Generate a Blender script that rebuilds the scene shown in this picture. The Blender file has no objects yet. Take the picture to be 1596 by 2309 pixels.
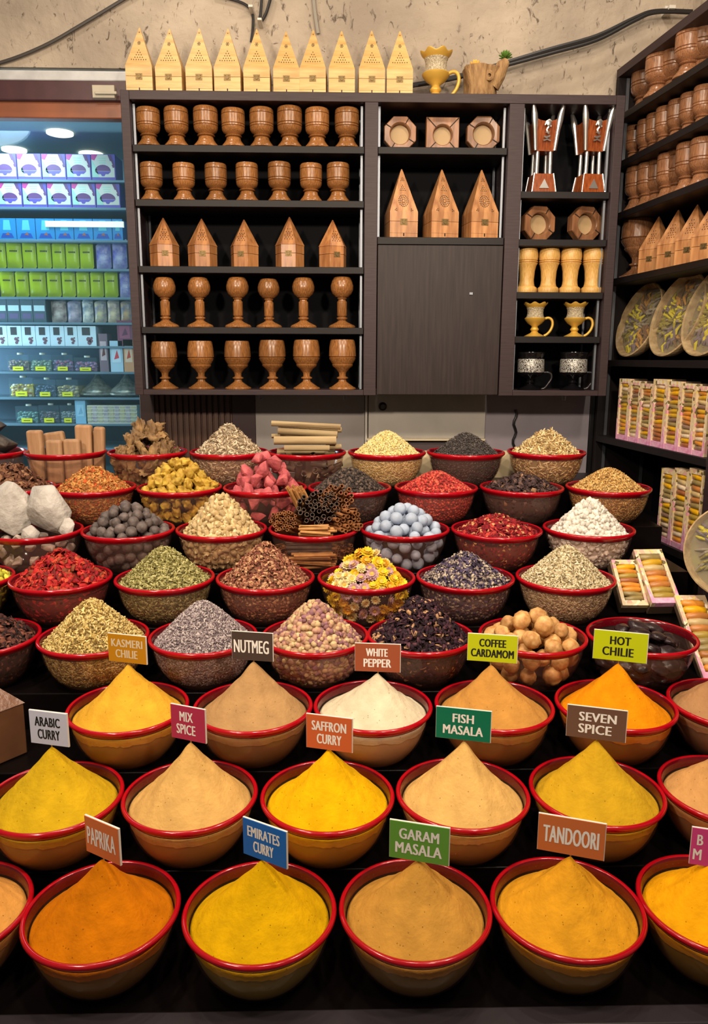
import bpy, bmesh, math, random
import numpy as np
from mathutils import Vector, Matrix, Euler, noise

# ------------------------------------------------------------------ camera, light, exposure
sc = bpy.context.scene
COL = sc.collection
F, CX, CY = 1740.0, 798.0, 1154.5            # focal length in pixels of the 1596 x 2309 frame
YAW, PIT, ROL = math.radians(1.3), math.radians(11.2), math.radians(0.2)
cam = bpy.data.objects.new('camera', bpy.data.cameras.new('camera'))
COL.objects.link(cam)
cam.data.sensor_fit = 'VERTICAL'; cam.data.sensor_height = 36.0
cam.data.lens = 36.0 * F / 2309.0
cam.data.clip_start = 0.05
CAMR = Matrix.Rotation(-YAW, 3, 'Z') @ Matrix.Rotation(math.pi / 2 - PIT, 3, 'X') @ Matrix.Rotation(ROL, 3, 'Z')
cam.location = (0, 0, 1.5); cam.rotation_euler = CAMR.to_euler()
sc.camera = cam
sc.view_settings.view_transform = 'Standard'; sc.view_settings.look = 'None'
sc.view_settings.gamma = 1.0; sc.view_settings.use_curve_mapping = False
sc.view_settings.exposure = 0.0
try:
    sc.cycles.transparent_max_bounces = 24
    sc.cycles.max_bounces = 8
except Exception:
    pass
world = bpy.data.worlds.new('world'); sc.world = world; world.use_nodes = True
bg = world.node_tree.nodes['Background']
bg.inputs[0].default_value = (1.0, 0.88, 0.76, 1); bg.inputs[1].default_value = 0.14

def area_light(name, loc, target, power, size, color, spread=180):
    l = bpy.data.lights.new(name, 'AREA'); l.shape = 'DISK'; l.size = size; l.energy = power; l.color = color
    l.spread = math.radians(spread)
    o = bpy.data.objects.new(name, l); COL.objects.link(o); o.location = loc
    o.rotation_euler = (Vector(target) - Vector(loc)).to_track_quat('-Z', 'Y').to_euler()
    return o
WARM = (1.0, 0.84, 0.66)
for lx, ly, tx, ty, p in ((-1.15, 0.9, -0.5, 1.5, 18), (0.0, 0.75, 0.0, 1.5, 18), (1.15, 0.9, 0.5, 1.5, 18),
                          (-0.75, 1.75, -0.3, 2.3, 9), (0.55, 1.75, 0.4, 2.4, 9)):
    area_light('ceiling_lamp_light', (lx, ly, 3.0), (tx, ty, 0.8), p, 0.14, WARM)
for lx, p in ((-0.9, 15), (0.6, 15)):
    area_light('track_lamp_light', (lx, 0.2, 2.4), (lx * 0.5 + 0.1, 3.0, 1.75), p, 0.16, WARM, 120)
area_light('shop_tube_light', (-1.35, 3.30, 2.38), (-1.35, 3.62, 1.3), 5.5, 0.4, (0.72, 0.90, 1.0))
area_light('shop_fill_light', (-1.88, 3.36, 1.5), (-1.0, 3.56, 1.5), 12, 0.4, (0.72, 0.90, 1.0))  # unseen fill, added to even the light over the lower shelves
for lx in (-0.7, 0.75):
    area_light('wall_lamp_light', (lx, 2.62, 3.5), (lx, 3.1, 2.3), 5, 0.12, (1.0, 0.88, 0.74))

# ------------------------------------------------------------------ picture to place
CAM_AT = Vector((0, 0, 1.5))
def ray(px, py):
    return CAMR @ Vector(((px - CX) / F, -(py - CY) / F, -1.0))
def at_y(px, py, Y):
    d = ray(px, py); return CAM_AT + d * (Y / d.y)
def at_z(px, py, Z):
    d = ray(px, py); return CAM_AT + d * ((Z - 1.5) / d.z)
def proj(p):
    q = CAMR.transposed() @ (Vector(p) - CAM_AT)
    return CX + F * q.x / -q.z, CY - F * q.y / -q.z
def depth(p):
    return -(CAMR.transposed() @ (Vector(p) - CAM_AT)).z

# ------------------------------------------------------------------ materials
def lin(c):
    return tuple((x / 255 / 12.92) if x / 255 <= 0.04045 else ((x / 255 + 0.055) / 1.055) ** 2.4 for x in c[:3]) + (1.0,)
def new_mat(name):
    m = bpy.data.materials.new(name); m.use_nodes = True
    nt = m.node_tree; return m, nt, nt.nodes, nt.links, nt.nodes['Principled BSDF']
def mat(name, rgb, rough=0.5, metal=0.0, var=0.0, vscale=20.0, stretch=(1, 1, 1), bump=0.0, bscale=80.0, rand=0.0, spec=0.5, rgb2=None, emit=None):
    m, nt, N, L, b = new_mat(name)
    b.inputs['Roughness'].default_value = rough; b.inputs['Metallic'].default_value = metal
    b.inputs['Specular IOR Level'].default_value = spec
    c = lin(rgb); b.inputs['Base Color'].default_value = c
    if var or bump or rgb2:
        tc = N.new('ShaderNodeTexCoord'); mp = N.new('ShaderNodeMapping'); mp.inputs['Scale'].default_value = stretch
        L.new(tc.outputs['Object'], mp.inputs['Vector'])
    src = None
    if var or rgb2:
        nz = N.new('ShaderNodeTexNoise'); nz.inputs['Scale'].default_value = vscale; nz.inputs['Detail'].default_value = 5
        L.new(mp.outputs[0], nz.inputs['Vector'])
        rp = N.new('ShaderNodeValToRGB'); rp.color_ramp.elements[0].position = 0.32; rp.color_ramp.elements[1].position = 0.68
        lo = lin(rgb2) if rgb2 else tuple(x * (1 - var) for x in c[:3]) + (1,)
        hi = c if rgb2 else tuple(min(1, x * (1 + var)) for x in c[:3]) + (1,)
        rp.color_ramp.elements[0].color = lo; rp.color_ramp.elements[1].color = hi
        L.new(nz.outputs[0], rp.inputs[0]); src = rp.outputs[0]
    if rand:
        oi = N.new('ShaderNodeObjectInfo'); mr = N.new('ShaderNodeMapRange')
        mr.inputs[3].default_value = 1 - rand; mr.inputs[4].default_value = 1 + rand
        L.new(oi.outputs['Random'], mr.inputs[0])
        hs = N.new('ShaderNodeHueSaturation'); L.new(mr.outputs[0], hs.inputs['Value'])
        if src: L.new(src, hs.inputs['Color'])
        else: hs.inputs['Color'].default_value = c
        src = hs.outputs[0]
    if src: L.new(src, b.inputs['Base Color'])
    if bump:
        n2 = N.new('ShaderNodeTexNoise'); n2.inputs['Scale'].default_value = bscale; n2.inputs['Detail'].default_value = 6
        L.new(mp.outputs[0], n2.inputs['Vector'])
        bp = N.new('ShaderNodeBump'); bp.inputs['Strength'].default_value = bump; bp.inputs['Distance'].default_value = 0.01
        L.new(n2.outputs[0], bp.inputs['Height']); L.new(bp.outputs[0], b.inputs['Normal'])
    if emit:
        b.inputs['Emission Color'].default_value = c; b.inputs['Emission Strength'].default_value = emit
    return m
def wood(name, dark, light, rough=0.3, rand=0.18, scale=1.0, axis=2):
    st = [9 * scale] * 3; st[axis] = 1.1 * scale
    return mat(name, light, rough, rgb2=dark, vscale=7, stretch=st, rand=rand, bump=0.02, bscale=30)
def col_mat(name, rough=0.7, spec=0.3, rand=0.0):
    m, nt, N, L, b = new_mat(name)
    a = N.new('ShaderNodeAttribute'); a.attribute_name = 'Col'
    b.inputs['Roughness'].default_value = rough; b.inputs['Specular IOR Level'].default_value = spec
    L.new(a.outputs['Color'], b.inputs['Base Color'])
    return m
def clear_mat(name, tint, gloss=0.09, milk=0.06, milk_rgb=(200, 190, 185), rough=0.08):
    m = bpy.data.materials.new(name); m.use_nodes = True
    nt = m.node_tree; N, L = nt.nodes, nt.links
    N.remove(N['Principled BSDF']); out = N['Material Output']
    tr = N.new('ShaderNodeBsdfTransparent'); tr.inputs[0].default_value = tint + (1,)
    gl = N.new('ShaderNodeBsdfGlossy'); gl.inputs['Roughness'].default_value = rough
    df = N.new('ShaderNodeBsdfDiffuse'); df.inputs[0].default_value = lin(milk_rgb)
    m1 = N.new('ShaderNodeMixShader'); m1.inputs[0].default_value = milk
    L.new(tr.outputs[0], m1.inputs[1]); L.new(df.outputs[0], m1.inputs[2])
    lw = N.new('ShaderNodeLayerWeight'); lw.inputs[0].default_value = 0.5
    pw = N.new('ShaderNodeMath'); pw.operation = 'POWER'; pw.inputs[1].default_value = 4.0; L.new(lw.outputs['Facing'], pw.inputs[0])
    ml = N.new('ShaderNodeMath'); ml.operation = 'MULTIPLY_ADD'; ml.inputs[1].default_value = gloss * 5; ml.inputs[2].default_value = gloss * 0.4
    ml.use_clamp = True; L.new(pw.outputs[0], ml.inputs[0])
    m2 = N.new('ShaderNodeMixShader'); L.new(ml.outputs[0], m2.inputs[0])
    L.new(m1.outputs[0], m2.inputs[1]); L.new(gl.outputs[0], m2.inputs[2]); L.new(m2.outputs[0], out.inputs[0])
    return m

# ------------------------------------------------------------------ mesh building
class MB:
    def __init__(s): s.v = []; s.f = []; s.m = []
    def add(s, V, Fc, mi=0, M=None):
        o = len(s.v)
        s.v += [tuple(M @ Vector(p)) for p in V] if M is not None else [tuple(p) for p in V]
        for f in Fc: s.f.append(tuple(i + o for i in f)); s.m.append(mi)
        return s
    def box(s, x0, x1, y0, y1, z0, z1, mi=0, M=None):
        V = [(x, y, z) for z in (z0, z1) for y in (y0, y1) for x in (x0, x1)]
        return s.add(V, [(0, 2, 3, 1), (4, 5, 7, 6), (0, 1, 5, 4), (2, 6, 7, 3), (0, 4, 6, 2), (1, 3, 7, 5)], mi, M)
    def lathe(s, prof, n=32, mi=0, M=None, wave=None):
        V = []; Fc = []; k = len(prof)
        for i in range(n):
            a = 2 * math.pi * i / n
            for j, (r, z) in enumerate(prof):
                if wave: r, z = wave(j, a, r, z)
                V.append((r * math.cos(a), r * math.sin(a), z))
        for i in range(n):
            i2 = (i + 1) % n
            for j in range(k - 1):
                a, b, c, d = i * k + j, i2 * k + j, i2 * k + j + 1, i * k + j + 1
                if prof[j][0] < 1e-6: Fc.append((a, c, d))
                elif prof[j + 1][0] < 1e-6: Fc.append((a, b, d))
                else: Fc.append((a, b, c, d))
        return s.add(V, Fc, mi, M)
    def tube(s, pts, r, n=8, mi=0, cap=True):
        pts = [Vector(p) for p in pts]; V = []; Fc = []; up = None
        for i, p in enumerate(pts):
            t = (pts[min(i + 1, len(pts) - 1)] - pts[max(i - 1, 0)]).normalized()
            if up is None: up = t.orthogonal().normalized()
            up = (up - t * up.dot(t)).normalized(); w = t.cross(up)
            rr = r[i] if isinstance(r, (list, tuple)) else r
            for j in range(n):
                a = 2 * math.pi * j / n; V.append(p + up * (math.cos(a) * rr) + w * (math.sin(a) * rr))
        for i in range(len(pts) - 1):
            for j in range(n):
                j2 = (j + 1) % n; Fc.append((i * n + j, i * n + j2, (i + 1) * n + j2, (i + 1) * n + j))
        if cap:
            Fc.append(tuple(range(n - 1, -1, -1))); Fc.append(tuple((len(pts) - 1) * n + j for j in range(n)))
        return s.add(V, Fc, mi)
    def prism(s, poly, y0, y1, mi=0, M=None):       # polygon in x,z pushed along y (y0 is the front)
        n = len(poly); V = [(x, y0, z) for x, z in poly] + [(x, y1, z) for x, z in poly]
        Fc = [tuple(range(n)), tuple(range(2 * n - 1, n - 1, -1))] + [(i, i + n, (i + 1) % n + n, (i + 1) % n) for i in range(n)]
        return s.add(V, Fc, mi, M)
    def ell(s, c, r, mi=0, seg=14, rings=9, M=None):
        prof = [(math.sin(math.pi * j / rings), -math.cos(math.pi * j / rings)) for j in range(rings + 1)]
        prof[0] = (0, -1); prof[-1] = (0, 1)
        T = Matrix.Translation(c) @ Matrix.Diagonal((r[0], r[1], r[2], 1))
        return s.lathe(prof, seg, mi, (M @ T) if M is not None else T)
    def build(s, name, mats, parent=None, sharp=35, bevel=0.0, fix=True):
        me = bpy.data.meshes.new(name); me.from_pydata(s.v, [], s.f)
        for m in (mats if isinstance(mats, (list, tuple)) else [mats]): me.materials.append(m)
        me.polygons.foreach_set('material_index', s.m)
        if fix:
            b = bmesh.new(); b.from_mesh(me); bmesh.ops.remove_doubles(b, verts=b.verts, dist=1e-6)
            bmesh.ops.recalc_face_normals(b, faces=b.faces); b.to_mesh(me); b.free()
        me.polygons.foreach_set('use_smooth', [True] * len(me.polygons))
        me.set_sharp_from_angle(angle=math.radians(sharp)); me.update()
        o = bpy.data.objects.new(name, me); COL.objects.link(o)
        if parent is not None: o.parent = parent
        if bevel:
            bv = o.modifiers.new('bevel', 'BEVEL'); bv.width = bevel; bv.segments = 2; bv.limit_method = 'ANGLE'
        return o
def bulk_mesh(name, V, T, colors, m, parent=None, flat=False):
    me = bpy.data.meshes.new(name); nv, nf = len(V), len(T)
    me.vertices.add(nv); me.vertices.foreach_set('co', np.asarray(V, np.float32).ravel())
    me.loops.add(nf * 3); me.loops.foreach_set('vertex_index', np.asarray(T, np.int32).ravel())
    me.polygons.add(nf); me.polygons.foreach_set('loop_start', np.arange(0, nf * 3, 3, dtype=np.int32))
    try: me.polygons.foreach_set('loop_total', np.full(nf, 3, dtype=np.int32))
    except Exception: pass
    a = me.attributes.new('Col', 'FLOAT_COLOR', 'POINT')
    a.data.foreach_set('color', np.concatenate([colors, np.ones((nv, 1))], 1).astype(np.float32).ravel())
    me.materials.append(m); me.update(calc_edges=True); me.validate()
    if not flat: me.polygons.foreach_set('use_smooth', [True] * len(me.polygons))
    o = bpy.data.objects.new(name, me); COL.objects.link(o)
    if parent is not None: o.parent = parent
    return o
def tag(o, label=None, cat=None, group=None, kind=None):
    if label: o['label'] = label
    if cat: o['category'] = cat
    if group: o['group'] = group
    if kind: o['kind'] = kind
    return o
def thing(name, label, cat, loc=(0, 0, 0), rz=0.0, group=None):
    o = bpy.data.objects.new(name, None); COL.objects.link(o); o.empty_display_size = 0.05
    o.location = loc; o.rotation_euler = (0, 0, rz); return tag(o, label, cat, group)
def dup(root, loc, rz=0.0, label=None, scale=None, group=None):
    r = root.copy(); COL.objects.link(r); r.location = loc; r.rotation_euler = (0, 0, rz)
    if label: r['label'] = label
    if group: r['group'] = group
    if scale: r.scale = scale if isinstance(scale, (tuple, list)) else (scale,) * 3
    for ch in list(root.children):
        c = ch.copy(); COL.objects.link(c); c.parent = r
        for g in list(ch.children):
            d = g.copy(); COL.objects.link(d); d.parent = c
    return r
ORD = ['first', 'second', 'third', 'fourth', 'fifth', 'sixth', 'seventh', 'eighth', 'ninth', 'tenth', 'eleventh', 'twelfth']
def rot_to(normal, spin=0.0):
    return Vector(normal).to_track_quat('Z', 'Y').to_matrix().to_4x4() @ Matrix.Rotation(spin, 4, 'Z')

M_EDGE = mat('dark_laminate', (56, 42, 44), 0.5, spec=.3, var=0.18, vscale=14, stretch=(1, 1, 14))
M_SHELF = mat('shelf_laminate', (26, 21, 22), 0.5, spec=.25, var=0.12, vscale=12)
M_BACK = mat('black_back_panel', (6, 6, 11), 0.7, spec=0.15)
M_DOOR = mat('dark_oak_laminate', (42, 31, 30), 0.5, spec=.3, var=0.35, vscale=16, stretch=(7, 1, 0.4))
M_RAIL = mat('brushed_steel', (128, 132, 140), 0.45, 0.9)
M_INNER_SIDE = mat('black_brown_side', (24, 18, 19), 0.6, spec=.2)
def curve(pts, k=5):
    P = [Vector(p) for p in pts]; S = []
    for i in range(len(P) - 1):
        p0, p1, p2, p3 = P[max(i - 1, 0)], P[i], P[i + 1], P[min(i + 2, len(P) - 1)]
        for j in range(k):
            t = j / k; S.append(0.5 * ((2 * p1) + (p2 - p0) * t + (2 * p0 - 5 * p1 + 4 * p2 - p3) * t * t + (3 * p1 - p0 - 3 * p2 + p3) * t ** 3))
    return S + [P[-1]]
M_BLACK = mat('black_paint', (14, 12, 13), 0.35)
M_STEP = mat('black_brown_board', (13, 9, 9), 0.3, var=0.4, vscale=9, spec=0.12)
# ------------------------------------------------------------------ the setting
YC, YB = 2.95, 3.20                                  # cabinet front, face of the rear wall
m_plaster = mat('rough_plaster', (188, 172, 152), 0.85, rgb2=(154, 140, 124), vscale=3.5, bump=1.0, bscale=22)
# pits scratched in the plaster
nt = m_plaster.node_tree; N, L = nt.nodes, nt.links
mu = N.new('ShaderNodeTexMusgrave') if hasattr(bpy.types, 'ShaderNodeTexMusgrave') else N.new('ShaderNodeTexNoise')
mu.inputs['Scale'].default_value = 26; mu.inputs['Detail'].default_value = 8
try: mu.inputs['Roughness'].default_value = 0.62; mu.inputs['Distortion'].default_value = 1.2
except Exception: pass
tc = N.new('ShaderNodeTexCoord'); mp = N.new('ShaderNodeMapping'); mp.inputs['Scale'].default_value = (1.5, 1, 0.8)
L.new(tc.outputs['Object'], mp.inputs[0]); L.new(mp.outputs[0], mu.inputs['Vector'])
rp = N.new('ShaderNodeValToRGB'); rp.color_ramp.elements[0].position = 0.33; rp.color_ramp.elements[0].color = (0.14, 0.11, 0.09, 1)
rp.color_ramp.elements[1].position = 0.41; rp.color_ramp.elements[1].color = (1, 1, 1, 1)
L.new(mu.outputs[0], rp.inputs[0])
mx = N.new('ShaderNodeMix'); mx.data_type = 'RGBA'; mx.blend_type = 'MULTIPLY'; mx.inputs[0].default_value = 0.8
b = N['Principled BSDF']; src = b.inputs['Base Color'].links[0].from_socket
L.new(src, mx.inputs[6]); L.new(rp.outputs[0], mx.inputs[7]); L.new(mx.outputs[2], b.inputs['Base Color'])

def xw(px, py=600): return at_y(px, py, YB).x
def zw(py, px=600): return at_y(px, py, YB).z
ZH = zw(152, 100)                                    # bottom of the plaster over the shop window
XW = -0.79                                           # right end of the window opening
w = MB(); w.box(-2.2, 1.6, YB, YB + 0.12, ZH, 3.4); w.box(XW, 1.6, YB, YB + 0.12, -0.0, ZH)
w.box(-2.2, -1.9, YB, YB + 0.12, 0, ZH); w.box(-1.9, XW, YB, YB + 0.12, 0, 0.75)
tag(w.build('wall_rear', m_plaster), kind='structure')
fl = MB(); fl.box(-3, 3, -1.2, 4.4, -0.1, 0); tag(fl.build('floor', mat('dark_floor_tiles', (70, 62, 56), 0.5, var=0.2)), kind='structure')
# header trims over the shop window
def trim(name, py0, py1, y0, m, x0=-1.9, x1=None, bevel=0.004):
    t = MB(); t.box(x0, x1 if x1 is not None else XW + 0.01, y0, YB + 0.02, at_y(100, py1, y0).z, at_y(100, py0, y0).z)
    return tag(t.build(name, m, bevel=bevel), kind='structure')
trim('trim_1', 158, 181, YB - 0.035, mat('white_header_strip', (196, 196, 196), 0.35, var=0.1))
trim('trim_2', 181, 226, YB - 0.05, mat('maroon_header_beam', (72, 40, 44), 0.4, var=0.15))
trim('trim_3', 226, 266, YB - 0.03, mat('orange_brown_header_strip', (158, 92, 58), 0.4, rgb2=(120, 70, 50), vscale=6))
g = MB(); g.box(-1.9, XW, YB + 0.005, YB + 0.013, 0.75, at_y(100, 266, YB).z + 0.02)
M_GLASS = clear_mat('window_glass', (0.86, 0.95, 0.98), gloss=0.05, milk=0.05, milk_rgb=(120, 170, 195), rough=0.02)
tag(g.build('window_1', M_GLASS), kind='structure')
fr = MB(); fr.box(XW - 0.005, XW + 0.05, YB - 0.03, YB + 0.03, 0.75, at_y(100, 266, YB).z)
tag(fr.build('trim_4', mat('window_side_frame', (52, 34, 34), 0.4)), kind='structure')
# panels on the wall under the cabinet
def panel(name, px0, px1, py0, py1, m, d=0.012, bevel=0.002):
    p = MB(); p.box(xw(px0, 950), xw(px1, 950), YB - d, YB + 0.002, zw(py1), zw(py0)); return tag(p.build(name, m, bevel=bevel), kind='structure')
pm = MB(); x0, x1 = xw(318, 950), xw(524, 950)
pm.box(x0, x1, YB - 0.008, YB + 0.002, 0.9, zw(875))
for i in range(14):
    a = x0 + (x1 - x0) * (0.1 + 0.9 * i / 14); pm.box(a, a + (x1 - x0) * 0.046, YB - 0.02, YB - 0.006, 0.9, zw(875))
tag(pm.build('wall_slat_panel', mat('dark_brown_slats', (78, 52, 40), 0.5, var=0.25, stretch=(6, 1, .5)), bevel=0.002), kind='structure')
panel('wall_maroon_panel', 524, 577, 875, 1100, mat('maroon_panel', (52, 28, 32), 0.45))
m_steel = mat('grey_panel', (150, 142, 138), 0.5, var=0.14, vscale=4)
panel('wall_grey_panel', 577, 822, 875, 1100, m_steel)
panel('wall_pale_panel', 830, 1092, 875, 987, mat('pale_grey_panel', (170, 164, 155), 0.5, var=0.1, vscale=5), d=0.02)
panel('wall_grey_panel', 1092, 1326, 875, 1100, mat('blue_grey_panel', (138, 130, 138), 0.55, var=0.15, vscale=4))
panel('wall_black_panel', 1327, 1372, 875, 1100, M_BLACK)
panel('trim_5', 826, 1092, 987, 992, mat('cream_sill', (205, 190, 160), 0.5), d=0.035)
panel('wall_dark_panel', 826, 1092, 993, 1100, mat('dusky_panel', (80, 66, 68), 0.5))
pp = MB(); pp.tube([(xw(825, 950), YB - 0.02, 0.95), (xw(825, 950), YB - 0.02, zw(872))], 0.005, 10)
tag(pp.build('water_pipe', mat('white_pipe', (200, 194, 186), 0.4)), 'thin white pipe running down the grey wall below the cabinet', 'pipe')
kn = MB(); kn.lathe([(0, 0), (0.017, 0), (0.017, 0.008), (0.011, 0.011), (0.009, 0.018), (0, 0.018)], 20, 0, Matrix.Translation((xw(862, 915), YB - 0.02, zw(915))) @ Matrix.Rotation(math.pi / 2, 4, 'X'))
tag(kn.build('round_knob', mat('dull_metal', (70, 66, 64), 0.4, 0.8)), 'small dark round knob on the pale grey wall panel', 'knob')
cb = MB(); cb.tube([(xw(1160, 925) + 0.006 * math.sin(i * 1.3), YB - 0.018, zw(922 + 8.5 * i)) for i in range(11)], 0.0055, 8)
tag(cb.build('power_cord', M_BLACK), 'short black cord hanging against the blue-grey wall panel below the cabinet', 'cord')

# cables on the plaster
def cable(pts, r, m, label, off=0.03, name='wall_cable'):
    P = [at_y(x, y, YB - off) for x, y in pts]; S = []
    for i in range(len(P) - 1):
        p0, p1, p2, p3 = P[max(i - 1, 0)], P[i], P[i + 1], P[min(i + 2, len(P) - 1)]
        for k in range(6):
            t = k / 6; S.append(0.5 * ((2 * p1) + (p2 - p0) * t + (2 * p0 - 5 * p1 + 4 * p2 - p3) * t * t + (3 * p1 - p0 - 3 * p2 + p3) * t ** 3))
    S.append(P[-1]); c = MB(); c.tube(S, r, 8); return tag(c.build(name, m), label, 'cable')
M_CAB = mat('black_cable', (30, 27, 27), 0.5); M_CABG = mat('grey_cable', (70, 64, 60), 0.5)
cable([(-60, 158), (30, 132), (110, 98), (190, 52), (283, -4), (330, -30)], 0.0065, M_CABG, 'dark grey cable slanting up the plaster above the shop window', 0.012)
cable([(480, -12), (545, 6), (568, 28), (570, 62), (566, 95)], 0.005, M_CAB, 'thin black cable dropping behind the pale incense houses', 0.012)
cable([(592, -30), (588, 25), (586, 50), (600, 30), (612, -12)], 0.0055, M_CAB, 'looped black cable held by clips above the pale incense houses', 0.016)
cable([(704, -30), (710, 30), (717, 76)], 0.007, mat('pale_conduit', (150, 142, 130), 0.5), 'pale grey conduit coming down the plaster behind the pale incense houses', 0.012)
for off, dy, r, lab in ((0.055, 0, 0.009, 'thick black cable of the twisted pair sagging from the wall unit to the cabinet top'),
                        (0.070, 9, 0.006, 'thinner black cable of the pair sagging from the wall unit to the cabinet top')):
    cable([(925, 193 + dy * .2), (1010, 178 + dy * .3), (1120, 148 + dy * .6), (1240, 112 + dy), (1345, 82 + dy), (1430, 42 + dy * .6), (1478, 26 + dy * .3), (1560, 27)], r, M_CAB, lab, off)
def clip(px, py, s, lab):
    c = MB(); p = at_y(px, py, YB - 0.02); c.box(p.x - s, p.x + s, YB - 0.075, YB + 0.002, p.z - s * 1.2, p.z - s * 0.2); c.box(p.x - s * 0.5, p.x + s * 0.5, YB - 0.02, YB + 0.002, p.z - s * .3, p.z + s * 1.4)
    tag(c.build('cable_clip', mat('white_plastic', (215, 208, 196), 0.4), bevel=0.001), lab, 'clip', 'white cable clips on the plaster')
clip(1503, 24, 0.012, 'white clip holding the thick black cables near the wall unit')
clip(568, 24, 0.008, 'white clip on the thin cable above the pale incense houses')
clip(588, 53, 0.008, 'white clip on the looped cable above the pale incense houses')
bx = MB(); p = at_y(236, 209, YB - 0.06); bx.box(p.x - .042, p.x + .04, YB - 0.075, YB - 0.045, p.z - .022, p.z + .022); bx.box(p.x - .03, p.x + .05, YB - 0.085, YB - 0.07, p.z - .012, p.z - .002)
tag(bx.build('door_latch', mat('cream_metal', (180, 170, 150), 0.4), bevel=0.002), 'small cream metal latch on the maroon beam beside the cabinet', 'latch')

# ------------------------------------------------------------------ the big wall cabinet
cab = thing('display_cabinet', 'dark brown wall cabinet with open shelves and one closed door below the plaster', 'cabinet', (0, YC, 1.36))
def cx_(px, py=560): return at_y(px, py, YC).x
def cz_(py, px=600): return at_y(px, py, YC).z
def cpart(name, x0, x1, z0, z1, y0=0.0, y1=0.235, m=None, bevel=0.0015, parent=cab):
    p = MB(); p.box(x0, x1, y0, y1, z0 - 1.36, z1 - 1.36); return p.build(name, m or M_EDGE, parent, bevel=bevel)
XL, XR = -0.757, 1.026
ZT, ZB = cz_(208, 800) , cz_(891, 600)
ld0, ld1 = cx_(823, 225), cx_(853, 225)              # first divider
rd0, rd1 = cx_(1150, 225), cx_(1184, 225)            # second divider
TH = 0.031
cpart('side_panel', XL, XL + TH, ZB, ZT); cpart('side_panel', XR - TH, XR, ZB, ZT)
cpart('divider', ld0, ld1, ZB, ZT - 0.0311); cpart('divider', rd0, rd1, ZB, ZT - 0.0311)
cpart('top_panel', XL + TH, XR - TH, ZT - 0.031, ZT)
cpart('bottom_panel', XL + TH, ld0, ZB, ZB + 0.02); cpart('bottom_panel', rd1, XR - TH, ZB, ZB + 0.02)
cpart('back_panel', XL + 0.005, XR - 0.005, ZB + 0.005, ZT - 0.005, 0.235, 0.245, M_BACK)
LB0, LB1, MB0, MB1, RB0, RB1 = XL + TH, ld0, ld1, rd0, rd1, XR - TH
shelf_z = {}
def shelf(key, x0, x1, py, thick=0.024):
    z = at_y(800, py, YC + 0.012).z if key != 'x' else 0
    z = at_y((proj(((x0 + x1) / 2, YC, 2))[0]), py, YC + 0.012).z
    cpart('shelf', x0 + 0.001, x1 - 0.001, z - thick, z, 0.012, 0.234, M_SHELF); shelf_z[key] = z
for k, py in (('L1', 328), ('L2', 451), ('L3', 601), ('L4', 738)): shelf(k, LB0, LB1, py)
shelf_z['L5'] = ZB + 0.02
shelf('M1', MB0, MB1, 332); shelf('M2', MB0, MB1, 535, 0.026)
for k, py in (('R1', 432), ('R2', 540), ('R3', 659), ('R4', 759)): shelf(k, RB0, RB1, py)
shelf_z['R5'] = ZB + 0.02
dr = cpart('door', MB0 + 0.003, MB1 - 0.003, ZB + 0.003, shelf_z['M2'] - 0.029, 0.004, 0.024, M_DOOR)
kb = MB(); p = at_y(1062, 662, YC); kb.box(p.x - .006, p.x + .006, -0.001, 0.006, p.z - 1.36 - .004, p.z - 1.36 + .004); kb.build('lock', M_RAIL, dr)
for x in (LB0 + 0.006, LB1 - 0.01, MB0 + 0.006, MB1 - 0.01, RB0 + 0.006, RB1 - 0.01):
    for y in (0.035, 0.2):
        if MB0 < x < MB1: z0 = shelf_z['M2'] + 0.001
        else: z0 = ZB + 0.022
        cpart('shelf_rail', x - 0.004, x + 0.004, z0, ZT - 0.035, y, y + 0.014, M_RAIL, 0)
for px in (1271, 588, 778):
    h = MB(); p = at_y(px, 895, YC + 0.06); h.tube([(p.x - .006, .06, ZB - 1.36 + .001), (p.x - .006, .06, ZB - 1.36 - .018), (p.x + .006, .06, ZB - 1.36 - .018), (p.x + .006, .06, ZB - 1.36 + .001)], 0.0022, 6)
    h.build('hook', M_RAIL, cab)

# ------------------------------------------------------------------ shelf unit on the side wall
EX, EY, ANG = 1.062, 3.17, math.radians(6.5)
T_ = Vector((math.sin(ANG), -math.cos(ANG), 0)); N_ = Vector((math.cos(ANG), math.sin(ANG), 0)); E0 = Vector((EX, EY, 0))
def upt(s, d, z): return E0 + T_ * s + N_ * d + Vector((0, 0, z))
def at_unit(px, py, d=0.0):                            # point on the plane d behind the unit's open front
    r = ray(px, py); k = ((E0 + N_ * d) - CAM_AT).dot(N_) / r.dot(N_); p = CAM_AT + r * k
    return (p - E0).dot(T_), p.z, p
U4 = Matrix(((T_.x, N_.x, 0, EX), (T_.y, N_.y, 0, EY), (0, 0, 1, 0), (0, 0, 0, 1)))
unit = thing('shelf_unit', 'dark wooden shelf unit on the side wall holding goblets, trays and floral cartons', 'shelf unit', (EX, EY, 0))
unit.matrix_world = U4; unit.rotation_euler = U4.to_euler()
def upart(name, s0, s1, d0, d1, z0, z1, m=None, bevel=0.0015):
    p = MB(); p.box(s0, s1, d0, d1, z0, z1); return p.build(name, m or M_EDGE, unit, bevel=bevel)
SN = at_unit(1590, 1060)[0]                            # near upright of the lower part
SE = 2.0
uz = {}
for k, a, b_ in (('T', (1387.6, 162), (1589, 2)), ('U1', (1416, 242), (1592, 134)), ('U2', (1406.7, 356.5), (1592, 261)), ('U3', (1402, 472), (1592, 405)),
                 ('U4', (1390, 623), (1592, 586)), ('U5', (1378, 810), (1592, 815)), ('U6', (1342, 978), (1575, 1034)), ('U7', (1436, 1198), (1545, 1252))):
    uz[k] = (at_unit(*a)[1] + at_unit(*b_)[1]) / 2
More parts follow.
